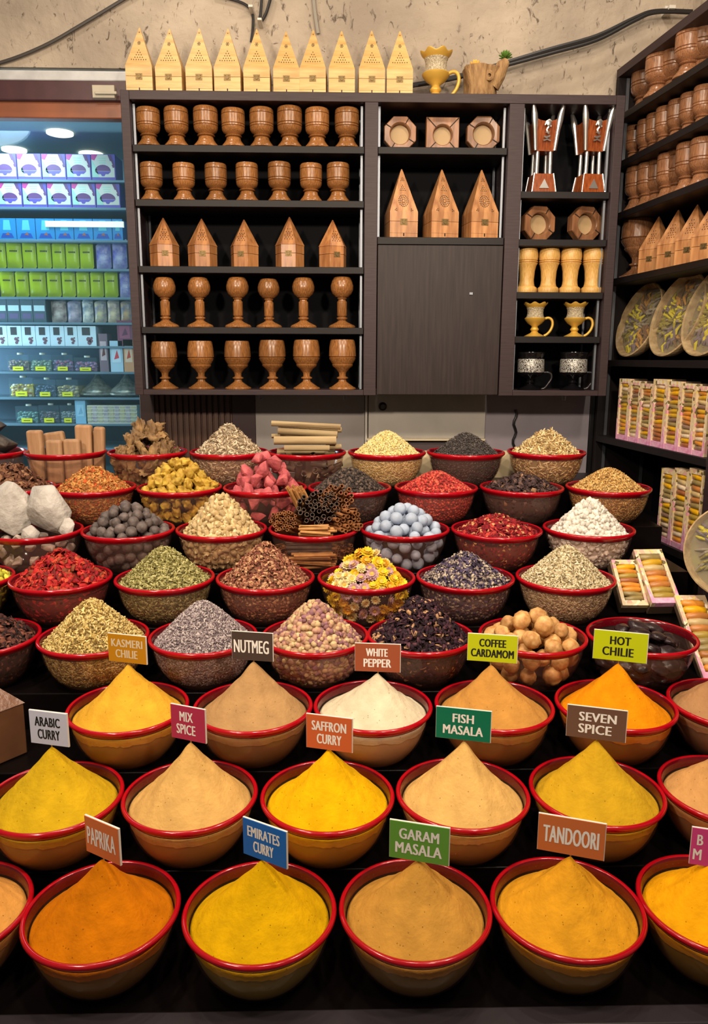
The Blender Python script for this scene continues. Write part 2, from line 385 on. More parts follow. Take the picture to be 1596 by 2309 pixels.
for k in ('U1', 'U2', 'U3', 'U4', 'U5'): upart('shelf', 0.02, SE, 0.004, 0.265, uz[k] - 0.024, uz[k], M_SHELF)
for k in ('U6', 'U7'): upart('shelf', 0.02, SN, 0.0, 0.265, uz[k] - 0.026, uz[k], M_SHELF)
upart('top_panel', 0.0, SE, 0.0, 0.27, uz['T'] - 0.03, uz['T'])
upart('side_panel', 0.0, 0.0195, 0.0, 0.27, 0.0, uz['T'] - 0.031, M_INNER_SIDE)
upart('side_panel', SN + 0.001, SN + 0.05, 0.0, 0.27, 0.0, uz['U5'] - 0.026)
upart('back_panel', 0.0, SE, 0.27, 0.28, 0.0, uz['T'], M_BACK)
for d in (0.03, 0.2): upart('shelf_rail', 0.022, 0.028, d, d + 0.012, 0.8, uz['T'] - 0.035, M_RAIL, 0)
wr = MB(); wr.box(-0.4, SE + 0.3, 0.285, 0.4, 0, 3.4)
o = wr.build('wall_side', m_plaster); o.matrix_world = U4; tag(o, kind='structure')

# ------------------------------------------------------------------ stepped display table
D = 0.27; RB = 0.492 * D; BH = 0.43 * D
ROWY = [1.181 + 0.2042 * i for i in range(8)]; ROWZ = [0.568 + 0.0896 * i for i in range(8)]   # bowl centre and rim height of each tier
tab = thing('display_table', 'black stepped display table carrying eight tiers of spice bowls', 'display table', (0, 1.0, 0))
M_CREAM = mat('cream_board', (205, 186, 150), 0.6, var=0.1)
for i in range(8):
    z = ROWZ[i] - BH - 0.001; y0 = ROWY[i] - 0.066 if i else 1.075
    y1 = ROWY[i + 1] - 0.067 if i < 7 else 2.90
    xr = 1.25 - 0.02 * i if i < 4 else 1.02
    p = MB(); p.box(-1.55, min(xr, 1.30), y0 - 1.0, y1 - 1.0, 0.0, z); p.build('step', M_STEP, tab, bevel=0.003)
bk = MB(); bk.box(-0.15, 0.835, 1.765, 1.79, ROWZ[7] - BH, ROWZ[7] - 0.02); bk.build('backing_board', M_CREAM, tab)
rl = MB(); z = ROWZ[0] - BH; rl.box(-1.55, 1.30, 0.035, 0.075, z - 0.12, z + 0.012)
rl.build('front_rail', mat('dark_grey_trim', (42, 37, 41), 0.35, var=0.15, vscale=8), tab, bevel=0.004)
# ------------------------------------------------------------------ bowls
M_SHELL = clear_mat('clear_plastic', (0.93, 0.885, 0.865), gloss=0.05, milk=0.045, milk_rgb=(190, 150, 140))
M_RIM = mat('red_rim_plastic', (172, 6, 24), 0.16, spec=0.6)
M_INNER = mat('red_inner_lip_plastic', (92, 6, 18), 0.14, spec=0.6)
def inner_r(z):                                       # inner wall radius at height z below the rim (z <= 0)
    t = min(max(-z / BH, 0), 1)
    return D * (0.452 - 0.025 * t - 0.15 * t ** 2.8)
def wall_prof(off, z0, z1, n=12):
    return [(inner_r(z0 + (z1 - z0) * i / n) + off, z0 + (z1 - z0) * i / n) for i in range(n + 1)]
bsh = MB()
outp = wall_prof(0.0028, -0.012, -BH, 14); inp = wall_prof(0.0008, -0.012, -BH + 0.0025, 14)
bsh.lathe(outp + [(0, -BH)], 48); bsh.lathe(inp + [(0, -BH + 0.0025)], 48)
brm = MB()
pr = [(inner_r(-.020) + .0032, -.0175), (RB - .0035, -.0115), (RB - .0005, -.008), (RB, -.004), (RB - .002, -.0008), (RB - .005, 0), (RB - .0085, -.0015)]
brm.lathe(pr, 64, 0)
brm.lathe([pr[-1], (inner_r(-.012) + .0007, -.012), (inner_r(-.02) + .0003, -.0200), (inner_r(-.02) + .0012, -.0206)], 64, 1)
proto_shell = bsh.build('shell', M_SHELL, None, 60, fix=False); proto_rim = brm.build('rim', [M_RIM, M_INNER], None, 60)
bowl_root = thing('spice_bowl', 'x', 'bowl'); proto_shell.parent = bowl_root; proto_rim.parent = bowl_root
_first = [True]
RING = [(RB * math.cos(a * math.pi / 30), RB * math.sin(a * math.pi / 30)) for a in range(60)]
def bowl_at(row, px, yb, label):
    """Solve X, Y on the tier's height so that the rim's centre and front edge fall where the photograph has them."""
    z = ROWZ[row]; X, Y = at_z(px, yb, z).x, ROWY[row]
    def f(X, Y):
        q = [proj((X + a, Y + b_, z - 0.011)) for a, b_ in RING]; xs = [u[0] for u in q]
        return (max(xs) + min(xs)) / 2 - px, max(u[1] for u in q) - yb
    for _ in range(6):
        r0 = f(X, Y); ra = f(X + 1e-4, Y); rb = f(X, Y + 1e-4)
        a, c = (ra[0] - r0[0]) / 1e-4, (ra[1] - r0[1]) / 1e-4; b_, d = (rb[0] - r0[0]) / 1e-4, (rb[1] - r0[1]) / 1e-4
        det = a * d - b_ * c; X -= (d * r0[0] - b_ * r0[1]) / det; Y -= (a * r0[1] - c * r0[0]) / det
    Y = min(max(Y, ROWY[row] - 0.014), ROWY[row] + 0.014)
    if _first[0]:
        _first[0] = False; bowl_root.location = (X, Y, z); bowl_root['label'] = label; bowl_root['group'] = 'red-rimmed spice bowls'
    else: dup(bowl_root, (X, Y, z), 0, label, group='red-rimmed spice bowls')
    return Vector((X, Y, z))
TIER = ['lowest tier', 'second tier up', 'third tier up', 'fourth tier up', 'fifth tier up', 'sixth tier up', 'seventh tier up', 'highest tier']

# ------------------------------------------------------------------ powder cones
def powder_mat(name, rgb):
    m = mat('powder_' + name, rgb, 0.92, var=0.10, vscale=24, bump=0.22, bscale=120, spec=0.1)
    nt = m.node_tree; N, L = nt.nodes, nt.links; b = N['Principled BSDF']        # stray dark flecks in the powder
    vo = N.new('ShaderNodeTexVoronoi'); vo.inputs['Scale'].default_value = 210; tc = N.new('ShaderNodeTexCoord'); L.new(tc.outputs['Object'], vo.inputs['Vector'])
    sp = N.new('ShaderNodeSeparateColor'); L.new(vo.outputs['Color'], sp.inputs[0])
    a = N.new('ShaderNodeMath'); a.operation = 'LESS_THAN'; a.inputs[1].default_value = 0.045; L.new(sp.outputs[0], a.inputs[0])
    d = N.new('ShaderNodeMath'); d.operation = 'LESS_THAN'; d.inputs[1].default_value = 0.26; L.new(vo.outputs['Distance'], d.inputs[0])
    k = N.new('ShaderNodeMath'); k.operation = 'MULTIPLY'; L.new(a.outputs[0], k.inputs[0]); L.new(d.outputs[0], k.inputs[1])
    k2 = N.new('ShaderNodeMath'); k2.operation = 'MULTIPLY'; k2.inputs[1].default_value = 0.55; L.new(k.outputs[0], k2.inputs[0])
    mx = N.new('ShaderNodeMix'); mx.data_type = 'RGBA'; L.new(k2.outputs[0], mx.inputs[0]); L.new(b.inputs['Base Color'].links[0].from_socket, mx.inputs[6])
    mx.inputs[7].default_value = lin(tuple(x * .45 for x in rgb)); L.new(mx.outputs[2], b.inputs['Base Color']); return m
rng = random.Random(5)
def powder(row, px, yb, apex_y, rgb, label, seed, dusty=None, apex_px=None):  # dusty: colour of the filler below the strip, shade included
    c = bowl_at(row, px, yb, f'red-rimmed clear bowl under {label[1]}, {TIER[row]}')
    top = at_y(apex_px if apex_px else px, apex_y, c.y); H = top.z - c.z; ox = min(max(top.x - c.x, -0.02), 0.02)
    rn = random.Random(seed); ph = [rn.uniform(0, 6.28) for _ in range(8)]
    z_e = -0.024; Re = inner_r(z_e) - 0.0012; nt_, nr = 120, 44
    V, Fc, mi = [(ox, 0, H)], [], []
    for j in range(1, nr + 1):
        t = (j / nr) ** 1.15
        for i in range(nt_):
            a = 2 * math.pi * i / nt_
            k = 1 - (math.sqrt(t * t + 0.0016) - 0.04) / (math.sqrt(1.0016) - 0.04)
            k = k + 0.05 * math.sin(math.pi * t) * math.sin(2 * a + ph[0]) * 0.5 - 0.070 * math.sin(math.pi * t ** 0.8)
            ridge = 0.022 * math.sin(3 * a + ph[1]) + 0.016 * math.sin(5 * a + ph[2]) + 0.009 * math.sin(9 * a + ph[3])
            ridge += 0.03 * max(0, math.cos(a * 1.0 - ph[4])) ** 24 - 0.03 * max(0, math.cos(a - ph[5])) ** 30 - 0.02 * max(0, math.cos(a - ph[6])) ** 40
            r = Re * t * (1 + ridge * math.sin(math.pi * min(1, t * 1.02)) ** 0.7 * 2.0 * (1 - t * 0.6))
            z = z_e + (H - z_e) * k + 0.0030 * noise.noise((math.cos(a) * t * 6 + seed, math.sin(a) * t * 6, 0)) * (1 if t < 0.97 else 0)
            V.append((ox * (1 - t) + r * math.cos(a), r * math.sin(a), z))
    for i in range(nt_): Fc.append((0, 1 + i, 1 + (i + 1) % nt_))
    for j in range(nr - 1):
        for i in range(nt_):
            i2 = (i + 1) % nt_; a, b_ = 1 + j * nt_, 1 + (j + 1) * nt_; Fc.append((a + i, b_ + i, b_ + i2, a + i2))
    # strip of powder against the wall, ragged lower edge
    base = 1 + (nr - 1) * nt_; prev = base
    for k in range(1, 4):
        cur = len(V)
        for i in range(nt_):
            a = 2 * math.pi * i / nt_
            zz = -0.026 - 0.013 - 0.006 * noise.noise((math.cos(a) * 3.3 + seed, math.sin(a) * 3.3, 2)) - 0.004 * noise.noise((math.cos(a) * 14, math.sin(a) * 14, seed))
            z = z_e + (zz - z_e) * k / 3; r = inner_r(z) + 0.0002 - (0.004 if k == 3 else 0) * 0; V.append((r * math.cos(a), r * math.sin(a), z))
        for i in range(nt_):
            i2 = (i + 1) % nt_; Fc.append((prev + i, cur + i, cur + i2, prev + i2))
        prev = cur
    cur = len(V)
    for i in range(nt_):
        x, y, z = V[prev + i]; V.append((x * 0.95, y * 0.95, z + 0.001))
    for i in range(nt_):
        i2 = (i + 1) % nt_; Fc.append((prev + i, cur + i, cur + i2, prev + i2))
    mb = MB(); mb.add(V, Fc)
    o = mb.build('spice_powder_heap', powder_mat(f'{row}_{seed}', rgb), None, 70, fix=False)
    o.location = c; tag(o, label[0], 'spice heap', 'powdered spice cones')
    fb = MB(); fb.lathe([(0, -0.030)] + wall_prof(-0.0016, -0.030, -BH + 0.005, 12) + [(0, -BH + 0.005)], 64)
    d = dusty or tuple(x * 0.92 + 8 for x in rgb)  # powder-dusted filler, with shade and frosted plastic put into its colour
    fb.build('shaded_filler', mat(f'shaded_filler_{row}_{seed}', d, 0.8, var=0.1, vscale=10, spec=0.15), o, 60)
    return c, top

# ------------------------------------------------------------------ signs
_fc = {}
def text_shape(txt):
    if txt not in _fc:
        cu = bpy.data.curves.new('letters', 'FONT'); cu.body = txt; cu.size = 1; cu.offset = 0.0; cu.extrude = 0; cu.resolution_u = 3; cu.space_character = 1.06
        o = bpy.data.objects.new('letters', cu); COL.objects.link(o); bpy.context.view_layer.update()
        me = bpy.data.meshes.new_from_object(o.evaluated_get(bpy.context.evaluated_depsgraph_get()))
        V = np.array([v.co[:2] for v in me.vertices]); Fc = [tuple(p.vertices) for p in me.polygons]
        bpy.data.objects.remove(o); bpy.data.curves.remove(cu); bpy.data.meshes.remove(me)
        V = (V - V.min(0)) / (V.max(0) - V.min(0)); _fc[txt] = (V, Fc)
    return _fc[txt]
M_WHITE = mat('white_foam_edge', (225, 220, 212), 0.6)
M_STICK = mat('bamboo_stick', (196, 164, 110), 0.6)
def sign(c, top, corners, rgb, lines, trgb, label):
    (ax, ay), (bx_, by), (cx2, cy2), (dx, dy) = corners          # TL TR BL BR
    px, py = (ax + bx_ + cx2 + dx) / 4, (ay + by + cy2 + dy) / 4
    p = at_y(px, py, c.y - 0.004)
    tl, tr, bl = at_y(ax, ay, p.y), at_y(bx_, by, p.y), at_y(cx2, cy2, p.y)
    dep = math.atan2(1.5 - p.z, p.y)
    slope = ((by - ay) / (bx_ - ax) + (dy - cy2) / (dx - cx2)) / 2
    psi = math.atan(min(0.9, max(0, slope / math.tan(dep)))) ; psi = min(psi * .92, math.radians(35))
    z_ = depth(p); wpx = ((bx_ - ax) + (dx - cx2)) / 2; hpx = ((cy2 - ay) + (dy - by)) / 2
    W = wpx * z_ / F / math.cos(psi); Hh = hpx * z_ / F / math.cos(dep) * 0.985
    s = thing('spice_sign', label, 'sign', p, -psi, 'spice name signs')
    b_ = MB(); b_.box(-W / 2, W / 2, -0.0018, 0.0018, -Hh / 2, Hh / 2, 1)
    b_.box(-W / 2 + .0006, W / 2 - .0014, -0.0026, -0.0017, -Hh / 2 + .0006, Hh / 2 - .0006, 0)
    b_.build('board', [mat('sign_face_' + '_'.join(str(int(x)) for x in rgb), rgb, 0.45, spec=0.4), M_WHITE], s)
    if lines:
        t = MB()
        for txt, x0, x1, y0, y1 in lines:
            V, Fc = text_shape(txt)
            Q = [(-W / 2 + W * (x0 + (x1 - x0) * v[0]), -0.0030, -Hh / 2 + Hh * (y0 + (y1 - y0) * v[1])) for v in V]
            for dx, dy in ((0, 0), (-.0052 * W * 1.6, .00004), (.0052 * W * 1.6, .00008)): t.add([(x + dx, y + dy, z) for x, y, z in Q], Fc)
        t.build('lettering', mat('ink_%d_%d_%d' % trgb, trgb, 0.5), s, fix=False)
    k = MB(); loc = (Matrix.Rotation(psi, 3, 'Z') @ (Vector((top.x, c.y, top.z)) - p))
    k.tube([(loc.x, 0.003 + loc.y * 1.0, loc.z - 0.03), (loc.x, 0.0035, -Hh / 2 + 0.012)], 0.0013, 6); k.build('stick', M_STICK, s)
WH, BK = (250, 247, 240), (28, 30, 26)
def two(a, ax0, ax1, b_, bx0, bx1): return [(a, ax0, ax1, .55, .83), (b_, bx0, bx1, .17, .46)]
P3 = dict(row=2)
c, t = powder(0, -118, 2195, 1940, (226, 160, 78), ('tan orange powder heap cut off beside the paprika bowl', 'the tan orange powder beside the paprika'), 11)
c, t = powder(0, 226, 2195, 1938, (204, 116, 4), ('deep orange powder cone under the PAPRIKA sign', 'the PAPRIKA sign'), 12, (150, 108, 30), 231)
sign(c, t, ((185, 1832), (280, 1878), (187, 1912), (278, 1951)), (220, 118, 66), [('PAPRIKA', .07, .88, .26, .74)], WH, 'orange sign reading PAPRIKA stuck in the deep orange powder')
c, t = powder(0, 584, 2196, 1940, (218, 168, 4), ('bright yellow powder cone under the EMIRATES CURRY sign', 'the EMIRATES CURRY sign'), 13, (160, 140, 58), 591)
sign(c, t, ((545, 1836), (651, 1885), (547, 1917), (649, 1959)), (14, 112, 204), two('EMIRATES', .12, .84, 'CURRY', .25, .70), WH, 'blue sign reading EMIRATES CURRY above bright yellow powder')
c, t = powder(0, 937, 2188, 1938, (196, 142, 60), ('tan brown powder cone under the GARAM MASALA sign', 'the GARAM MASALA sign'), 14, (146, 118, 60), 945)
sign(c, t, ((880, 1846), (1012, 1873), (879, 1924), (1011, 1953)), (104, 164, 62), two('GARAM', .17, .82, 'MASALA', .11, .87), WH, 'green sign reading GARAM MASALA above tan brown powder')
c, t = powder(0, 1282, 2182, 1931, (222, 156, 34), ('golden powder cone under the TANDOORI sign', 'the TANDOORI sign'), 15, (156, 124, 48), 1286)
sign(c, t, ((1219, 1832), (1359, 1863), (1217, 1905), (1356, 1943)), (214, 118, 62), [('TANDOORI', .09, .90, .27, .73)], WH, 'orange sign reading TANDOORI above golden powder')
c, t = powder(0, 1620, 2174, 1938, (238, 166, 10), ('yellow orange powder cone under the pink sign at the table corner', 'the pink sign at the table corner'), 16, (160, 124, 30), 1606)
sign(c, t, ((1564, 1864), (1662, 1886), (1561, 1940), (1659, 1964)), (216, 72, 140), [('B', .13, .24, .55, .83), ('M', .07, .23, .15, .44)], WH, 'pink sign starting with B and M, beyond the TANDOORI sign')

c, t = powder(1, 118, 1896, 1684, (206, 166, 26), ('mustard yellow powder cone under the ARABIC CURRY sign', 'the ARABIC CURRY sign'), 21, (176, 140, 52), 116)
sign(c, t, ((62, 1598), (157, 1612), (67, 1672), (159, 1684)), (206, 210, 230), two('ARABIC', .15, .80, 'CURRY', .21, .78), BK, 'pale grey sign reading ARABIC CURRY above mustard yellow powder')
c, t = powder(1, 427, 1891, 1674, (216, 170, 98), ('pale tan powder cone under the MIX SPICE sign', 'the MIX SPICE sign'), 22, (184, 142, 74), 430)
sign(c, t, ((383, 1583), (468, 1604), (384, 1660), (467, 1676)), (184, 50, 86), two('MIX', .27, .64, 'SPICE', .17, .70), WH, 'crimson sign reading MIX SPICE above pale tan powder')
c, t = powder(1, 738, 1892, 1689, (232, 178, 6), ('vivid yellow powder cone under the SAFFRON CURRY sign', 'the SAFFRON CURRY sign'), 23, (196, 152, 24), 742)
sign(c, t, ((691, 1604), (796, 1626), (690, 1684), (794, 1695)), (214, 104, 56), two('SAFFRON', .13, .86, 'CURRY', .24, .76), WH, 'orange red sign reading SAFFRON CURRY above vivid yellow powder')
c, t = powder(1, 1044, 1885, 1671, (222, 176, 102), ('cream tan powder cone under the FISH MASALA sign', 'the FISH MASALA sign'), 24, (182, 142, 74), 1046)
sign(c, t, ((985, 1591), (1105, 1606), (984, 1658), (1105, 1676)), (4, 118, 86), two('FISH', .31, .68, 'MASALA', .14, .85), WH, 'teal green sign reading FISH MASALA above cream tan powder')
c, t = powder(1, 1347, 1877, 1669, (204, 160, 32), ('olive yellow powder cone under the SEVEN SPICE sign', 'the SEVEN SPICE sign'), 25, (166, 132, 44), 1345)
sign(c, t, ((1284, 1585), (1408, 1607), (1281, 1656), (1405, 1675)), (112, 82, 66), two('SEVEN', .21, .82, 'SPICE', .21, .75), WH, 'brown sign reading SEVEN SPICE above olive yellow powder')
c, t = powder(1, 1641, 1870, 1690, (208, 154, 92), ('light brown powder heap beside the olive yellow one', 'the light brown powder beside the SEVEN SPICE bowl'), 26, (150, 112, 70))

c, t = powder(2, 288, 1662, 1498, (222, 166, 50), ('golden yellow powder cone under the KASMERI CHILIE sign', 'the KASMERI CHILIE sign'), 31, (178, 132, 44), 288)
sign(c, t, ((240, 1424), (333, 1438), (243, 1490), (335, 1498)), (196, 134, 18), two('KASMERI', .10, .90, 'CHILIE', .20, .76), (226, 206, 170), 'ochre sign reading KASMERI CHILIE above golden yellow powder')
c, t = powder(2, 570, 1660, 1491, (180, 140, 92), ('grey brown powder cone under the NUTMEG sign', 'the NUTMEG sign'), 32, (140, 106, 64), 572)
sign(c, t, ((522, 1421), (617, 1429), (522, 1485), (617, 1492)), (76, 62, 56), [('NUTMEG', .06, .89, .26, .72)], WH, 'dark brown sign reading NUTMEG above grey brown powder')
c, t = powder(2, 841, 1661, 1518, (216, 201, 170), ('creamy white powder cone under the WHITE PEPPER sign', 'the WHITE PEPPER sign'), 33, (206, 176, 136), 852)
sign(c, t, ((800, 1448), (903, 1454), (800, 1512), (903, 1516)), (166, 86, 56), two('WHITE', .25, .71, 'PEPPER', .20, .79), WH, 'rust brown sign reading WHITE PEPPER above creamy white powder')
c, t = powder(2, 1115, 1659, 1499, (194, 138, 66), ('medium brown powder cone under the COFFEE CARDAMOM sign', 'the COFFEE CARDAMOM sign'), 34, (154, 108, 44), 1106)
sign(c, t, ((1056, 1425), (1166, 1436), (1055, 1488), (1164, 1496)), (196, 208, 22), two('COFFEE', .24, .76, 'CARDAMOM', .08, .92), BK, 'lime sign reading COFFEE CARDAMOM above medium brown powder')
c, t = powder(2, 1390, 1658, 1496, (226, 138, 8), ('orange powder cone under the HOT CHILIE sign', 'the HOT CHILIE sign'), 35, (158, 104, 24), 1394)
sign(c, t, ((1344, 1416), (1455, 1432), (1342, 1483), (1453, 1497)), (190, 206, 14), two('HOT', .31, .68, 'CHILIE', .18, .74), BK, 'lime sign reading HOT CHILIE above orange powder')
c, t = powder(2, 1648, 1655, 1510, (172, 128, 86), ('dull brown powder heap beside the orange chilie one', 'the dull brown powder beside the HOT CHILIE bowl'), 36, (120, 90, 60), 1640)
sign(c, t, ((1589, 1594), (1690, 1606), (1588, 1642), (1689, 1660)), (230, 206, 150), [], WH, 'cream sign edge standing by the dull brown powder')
# ------------------------------------------------------------------ loose spices: grains nobody could count
M_GRAIN = col_mat('dried_spice_grains', 0.75, 0.25)
nr_ = np.random.default_rng(7)
def srgb(c):
    c = np.asarray(c, float) / 255; return np.where(c <= 0.04045, c / 12.92, ((c + 0.055) / 1.055) ** 2.4)
def heap_h(t, shape):
    e = shape; return 1 - (np.sqrt(t * t + e * e) - e) / (math.sqrt(1 + e * e) - e)
OCT = (np.array([(1, 0, 0), (-1, 0, 0), (0, 1, 0), (0, -1, 0), (0, 0, 1), (0, 0, -1)], float),
       np.array([(0, 2, 4), (2, 1, 4), (1, 3, 4), (3, 0, 4), (2, 0, 5), (1, 2, 5), (3, 1, 5), (0, 3, 5)]))
def _capsule():
    V = [(-1, 0, 0)]; T = []
    for x, r in ((-0.75, .75), (0.0, 1.0), (0.75, .75)):
        for k in range(5): a = 2 * math.pi * k / 5; V.append((x, r * math.cos(a), r * math.sin(a)))
    V.append((1, 0, 0))
    for k in range(5):
        k2 = (k + 1) % 5; T += [(0, 1 + k2, 1 + k), (16, 11 + k, 11 + k2)]
        for b_ in (1, 6): T += [(b_ + k, b_ + k2, b_ + 5 + k2), (b_ + k, b_ + 5 + k2, b_ + 5 + k)]
    return np.array(V, float), np.array(T)
CAP = _capsule()
def _curl():
    V = []; T = []
    for i in range(6):
        a = -1.2 + 2.4 * i / 5
        for y in (-1, 1): V += [(math.sin(a), y * (1 - .35 * abs(a) / 1.2), math.cos(a) - 0.6)]
    n = len(V); V += [(x, y, z - 0.16) for x, y, z in V]
    for i in range(5):
        a = i * 2; T += [(a, a + 2, a + 3), (a, a + 3, a + 1), (n + a, n + a + 3, n + a + 2), (n + a, n + a + 1, n + a + 3)]
        T += [(a, n + a, n + a + 2), (a, n + a + 2, a + 2), (a + 1, a + 3, n + a + 3), (a + 1, n + a + 3, n + a + 1)]
    return np.array(V, float), np.array(T)
CURL = _curl()
def _icos():
    b = bmesh.new(); bmesh.ops.create_icosphere(b, subdivisions=1, radius=1); V = np.array([v.co[:] for v in b.verts]); b.verts.index_update()
    T = np.array([[v.index for v in f.verts] for f in b.faces]); b.free(); return V, T
ICO = _icos()
KIND = dict(rice=OCT, seed=CAP, flake=CURL, ball=ICO)
def grains(P, Nn, kind, size, pal, tilt=0.5, jitter=0.3, weights=None):
    TV, TF = KIND[kind]; n = len(P)
    Nn = Nn + nr_.normal(0, tilt, (n, 3)); Nn /= np.linalg.norm(Nn, axis=1)[:, None]
    r = nr_.normal(0, 1, (n, 3)); u = np.cross(Nn, r); u /= np.linalg.norm(u, axis=1)[:, None]; v = np.cross(Nn, u)
    S = np.array(size)[None, :] / 2 * (1 + nr_.uniform(-jitter, jitter, (n, 1))) * (1 + nr_.uniform(-jitter, jitter, (n, 3)) * 0.5)
    L_ = TV[None] * S[:, None, :]
    W = P[:, None, :] + L_[..., 0:1] * u[:, None] + L_[..., 1:2] * v[:, None] + L_[..., 2:3] * Nn[:, None]
    ci = nr_.choice(len(pal), n, p=weights); C = srgb(np.array(pal))[ci] * nr_.uniform(0.78, 1.2, (n, 1))
    k = len(TV); Tt = (TF[None] + (np.arange(n) * k)[:, None, None]).reshape(-1, 3)
    return W.reshape(-1, 3), Tt, np.repeat(np.clip(C, 0, 1), k, 0)
def core_mesh(H, shape, rgb, z_e=-0.018, seg=48, shrink=0.003):
    prof = [(0.0001, H - shrink)] + [((inner_r(z_e) - .003) * t, z_e + (H - z_e) * heap_h(t, shape) - shrink) for t in np.linspace(0.08, 1, 14)]
    prof += wall_prof(-0.003, z_e - 0.006, -BH + 0.005, 8) + [(0.0001, -BH + 0.005)]
    k = len(prof); A = np.arange(seg) * 2 * np.pi / seg
    V = np.stack([np.array([[r * np.cos(a), r * np.sin(a), z] for r, z in prof]) for a in A]).reshape(-1, 3); T = []
    for i in range(seg):
        a, b_ = i * k, ((i + 1) % seg) * k
        for j in range(k - 1): T += [(a + j, b_ + j + 1, b_ + j), (a + j, a + j + 1, b_ + j + 1)]
    return V, np.array(T), np.tile(srgb(rgb), (len(V), 1))
def heap_pts(n, H, shape, z_e=-0.018, lumps=0.0, seed=0):
    t = np.sqrt(nr_.uniform(0, 1, n)); a = nr_.uniform(0, 2 * np.pi, n); R = inner_r(z_e) - 0.002
    z = z_e + (H - z_e) * heap_h(t, shape); dz = (heap_h(t + .01, shape) - heap_h(t - .01, shape)) / .02 * (H - z_e) / R
    P = np.stack([R * t * np.cos(a), R * t * np.sin(a), z], 1)
    if lumps: P[:, 2] += lumps * np.array([noise.noise((p[0] * 38 + seed, p[1] * 38, 0.3)) for p in P])
    Nn = np.stack([-dz * np.cos(a), -dz * np.sin(a), np.ones(n)], 1); return P, Nn / np.linalg.norm(Nn, axis=1)[:, None]
def wall_pts(n, inset=0.002, z0=-0.02, z1=-0.095, half=2.0):
    a = nr_.uniform(-half, half, n) - math.pi / 2; z = nr_.uniform(z1, z0, n); r = np.array([inner_r(q) for q in z]) - inset
    return np.stack([r * np.cos(a), r * np.sin(a), z], 1), np.stack([np.cos(a), np.sin(a), np.full(n, -0.3)], 1)
def stuff_pile(row, px, yb, apex_y, shape, kind, size, pal, n, name, label, cat='spice heap', core=None, lumps=0.0, tilt=0.5, weights=None, desc=None, apex_px=None):
    c = bowl_at(row, px, yb, f'red-rimmed clear bowl of {desc}, {TIER[row]}')
    H = at_y(px, apex_y, c.y).z - c.z
    core = core or tuple(np.mean(np.array(pal), 0) * 0.8)
    parts = [core_mesh(H, shape, core, shrink=0.002 + max(lumps, 0))]
    P, Nn = heap_pts(n, H, shape, lumps=lumps, seed=row * 7 + px * .01); parts.append(grains(P, Nn, kind, size, pal, tilt, weights=weights))
    wk = 0.6
    P, Nn = wall_pts(int(n * wk), 0.0012 + size[2] * .5); parts.append(grains(P, Nn, kind, size, pal, 0.25, weights=weights))
    Vs, Ts, Cs, o_ = [], [], [], 0
    for V, T, C in parts: Vs.append(V); Ts.append(T + o_); Cs.append(C); o_ += len(V)
    V = np.concatenate(Vs)
    rr = np.hypot(V[:, 0], V[:, 1]); lim = np.array([inner_r(min(z, 0)) for z in V[:, 2]]); bad = (V[:, 2] < 0.0) & (rr > lim)
    V[bad, :2] *= (lim[bad] / rr[bad])[:, None]
    V[:, 2] = np.maximum(V[:, 2], -BH + 0.004)
    o = bulk_mesh(name, V, np.concatenate(Ts), np.concatenate(Cs), M_GRAIN, flat=(kind in ('rice', 'flake')))
    o.location = c; tag(o, label, cat, 'loose spice heaps', 'stuff'); return c
S = stuff_pile
# fourth tier
S(3, -38, 1486, 1383, .3, 'flake', (0.0158, 0.0119, 0.0079), [(92, 52, 44), (60, 34, 34), (120, 72, 56), (44, 30, 28)], 936, 'dried_flower_heap', 'dark red brown dried petals heaped beside the fennel seed', lumps=.006, desc='dark red brown petals')
S(3, 209, 1487, 1351, .16, 'seed', (0.0112, 0.0042, 0.0040), [(206, 180, 112), (178, 150, 84), (222, 200, 138), (132, 104, 54)], 3758, 'fennel_seed_heap', 'pale golden green seed heap behind the KASMERI CHILIE sign', desc='golden green seeds behind the KASMERI CHILIE sign')
S(3, 458, 1484, 1356, .22, 'seed', (0.0082, 0.0034, 0.0034), [(166, 152, 150), (140, 124, 126), (188, 176, 172), (112, 98, 102)], 5428, 'lavender_bud_heap', 'grey mauve bud heap behind the NUTMEG sign', desc='grey mauve buds behind the NUTMEG sign')
S(3, 948, 1483, 1346, .12, 'flake', (0.0158, 0.0092, 0.0079), [(58, 34, 46), (42, 26, 36), (86, 52, 60), (176, 134, 96), (34, 22, 28)], 1656, 'hibiscus_heap', 'dark purple dried hibiscus heap behind the WHITE PEPPER sign', lumps=.010, tilt=.9, weights=[.3, .3, .17, .1, .13], desc='dark purple hibiscus behind the WHITE PEPPER sign')
# fifth tier
S(4, -88, 1342, 1262, .5, 'ball', (0.0180, 0.0180, 0.0140), [(226, 206, 70), (214, 190, 60), (160, 160, 50)], 302, 'dried_flower_heap', 'lime yellow dried flowers heaped beside the red petals', lumps=.006, desc='lime yellow dried flowers')
S(4, 138, 1340, 1246, .28, 'flake', (0.0185, 0.0132, 0.0106), [(186, 42, 40), (150, 26, 36), (206, 78, 52), (116, 40, 36), (140, 70, 44)], 1080, 'safflower_heap', 'bright red dried petal heap on the fifth tier', lumps=.010, tilt=.8, weights=[.36, .26, .16, .12, .1], desc='bright red petals')
S(4, 372, 1339, 1234, .2, 'seed', (0.0132, 0.0048, 0.0045), [(160, 152, 96), (132, 124, 70), (184, 176, 122), (104, 96, 50)], 3027, 'cardamom_pod_heap', 'dull green cardamom pod heap beside the bright red petals', desc='dull green pods')
S(4, 598, 1340, 1224, .14, 'flake', (0.0119, 0.0079, 0.0066), [(172, 118, 88), (140, 88, 66), (196, 150, 112), (120, 66, 54)], 2160, 'dried_blossom_heap', 'reddish brown dried blossom heap on the fifth tier', lumps=.005, tilt=.8, desc='reddish brown blossoms')
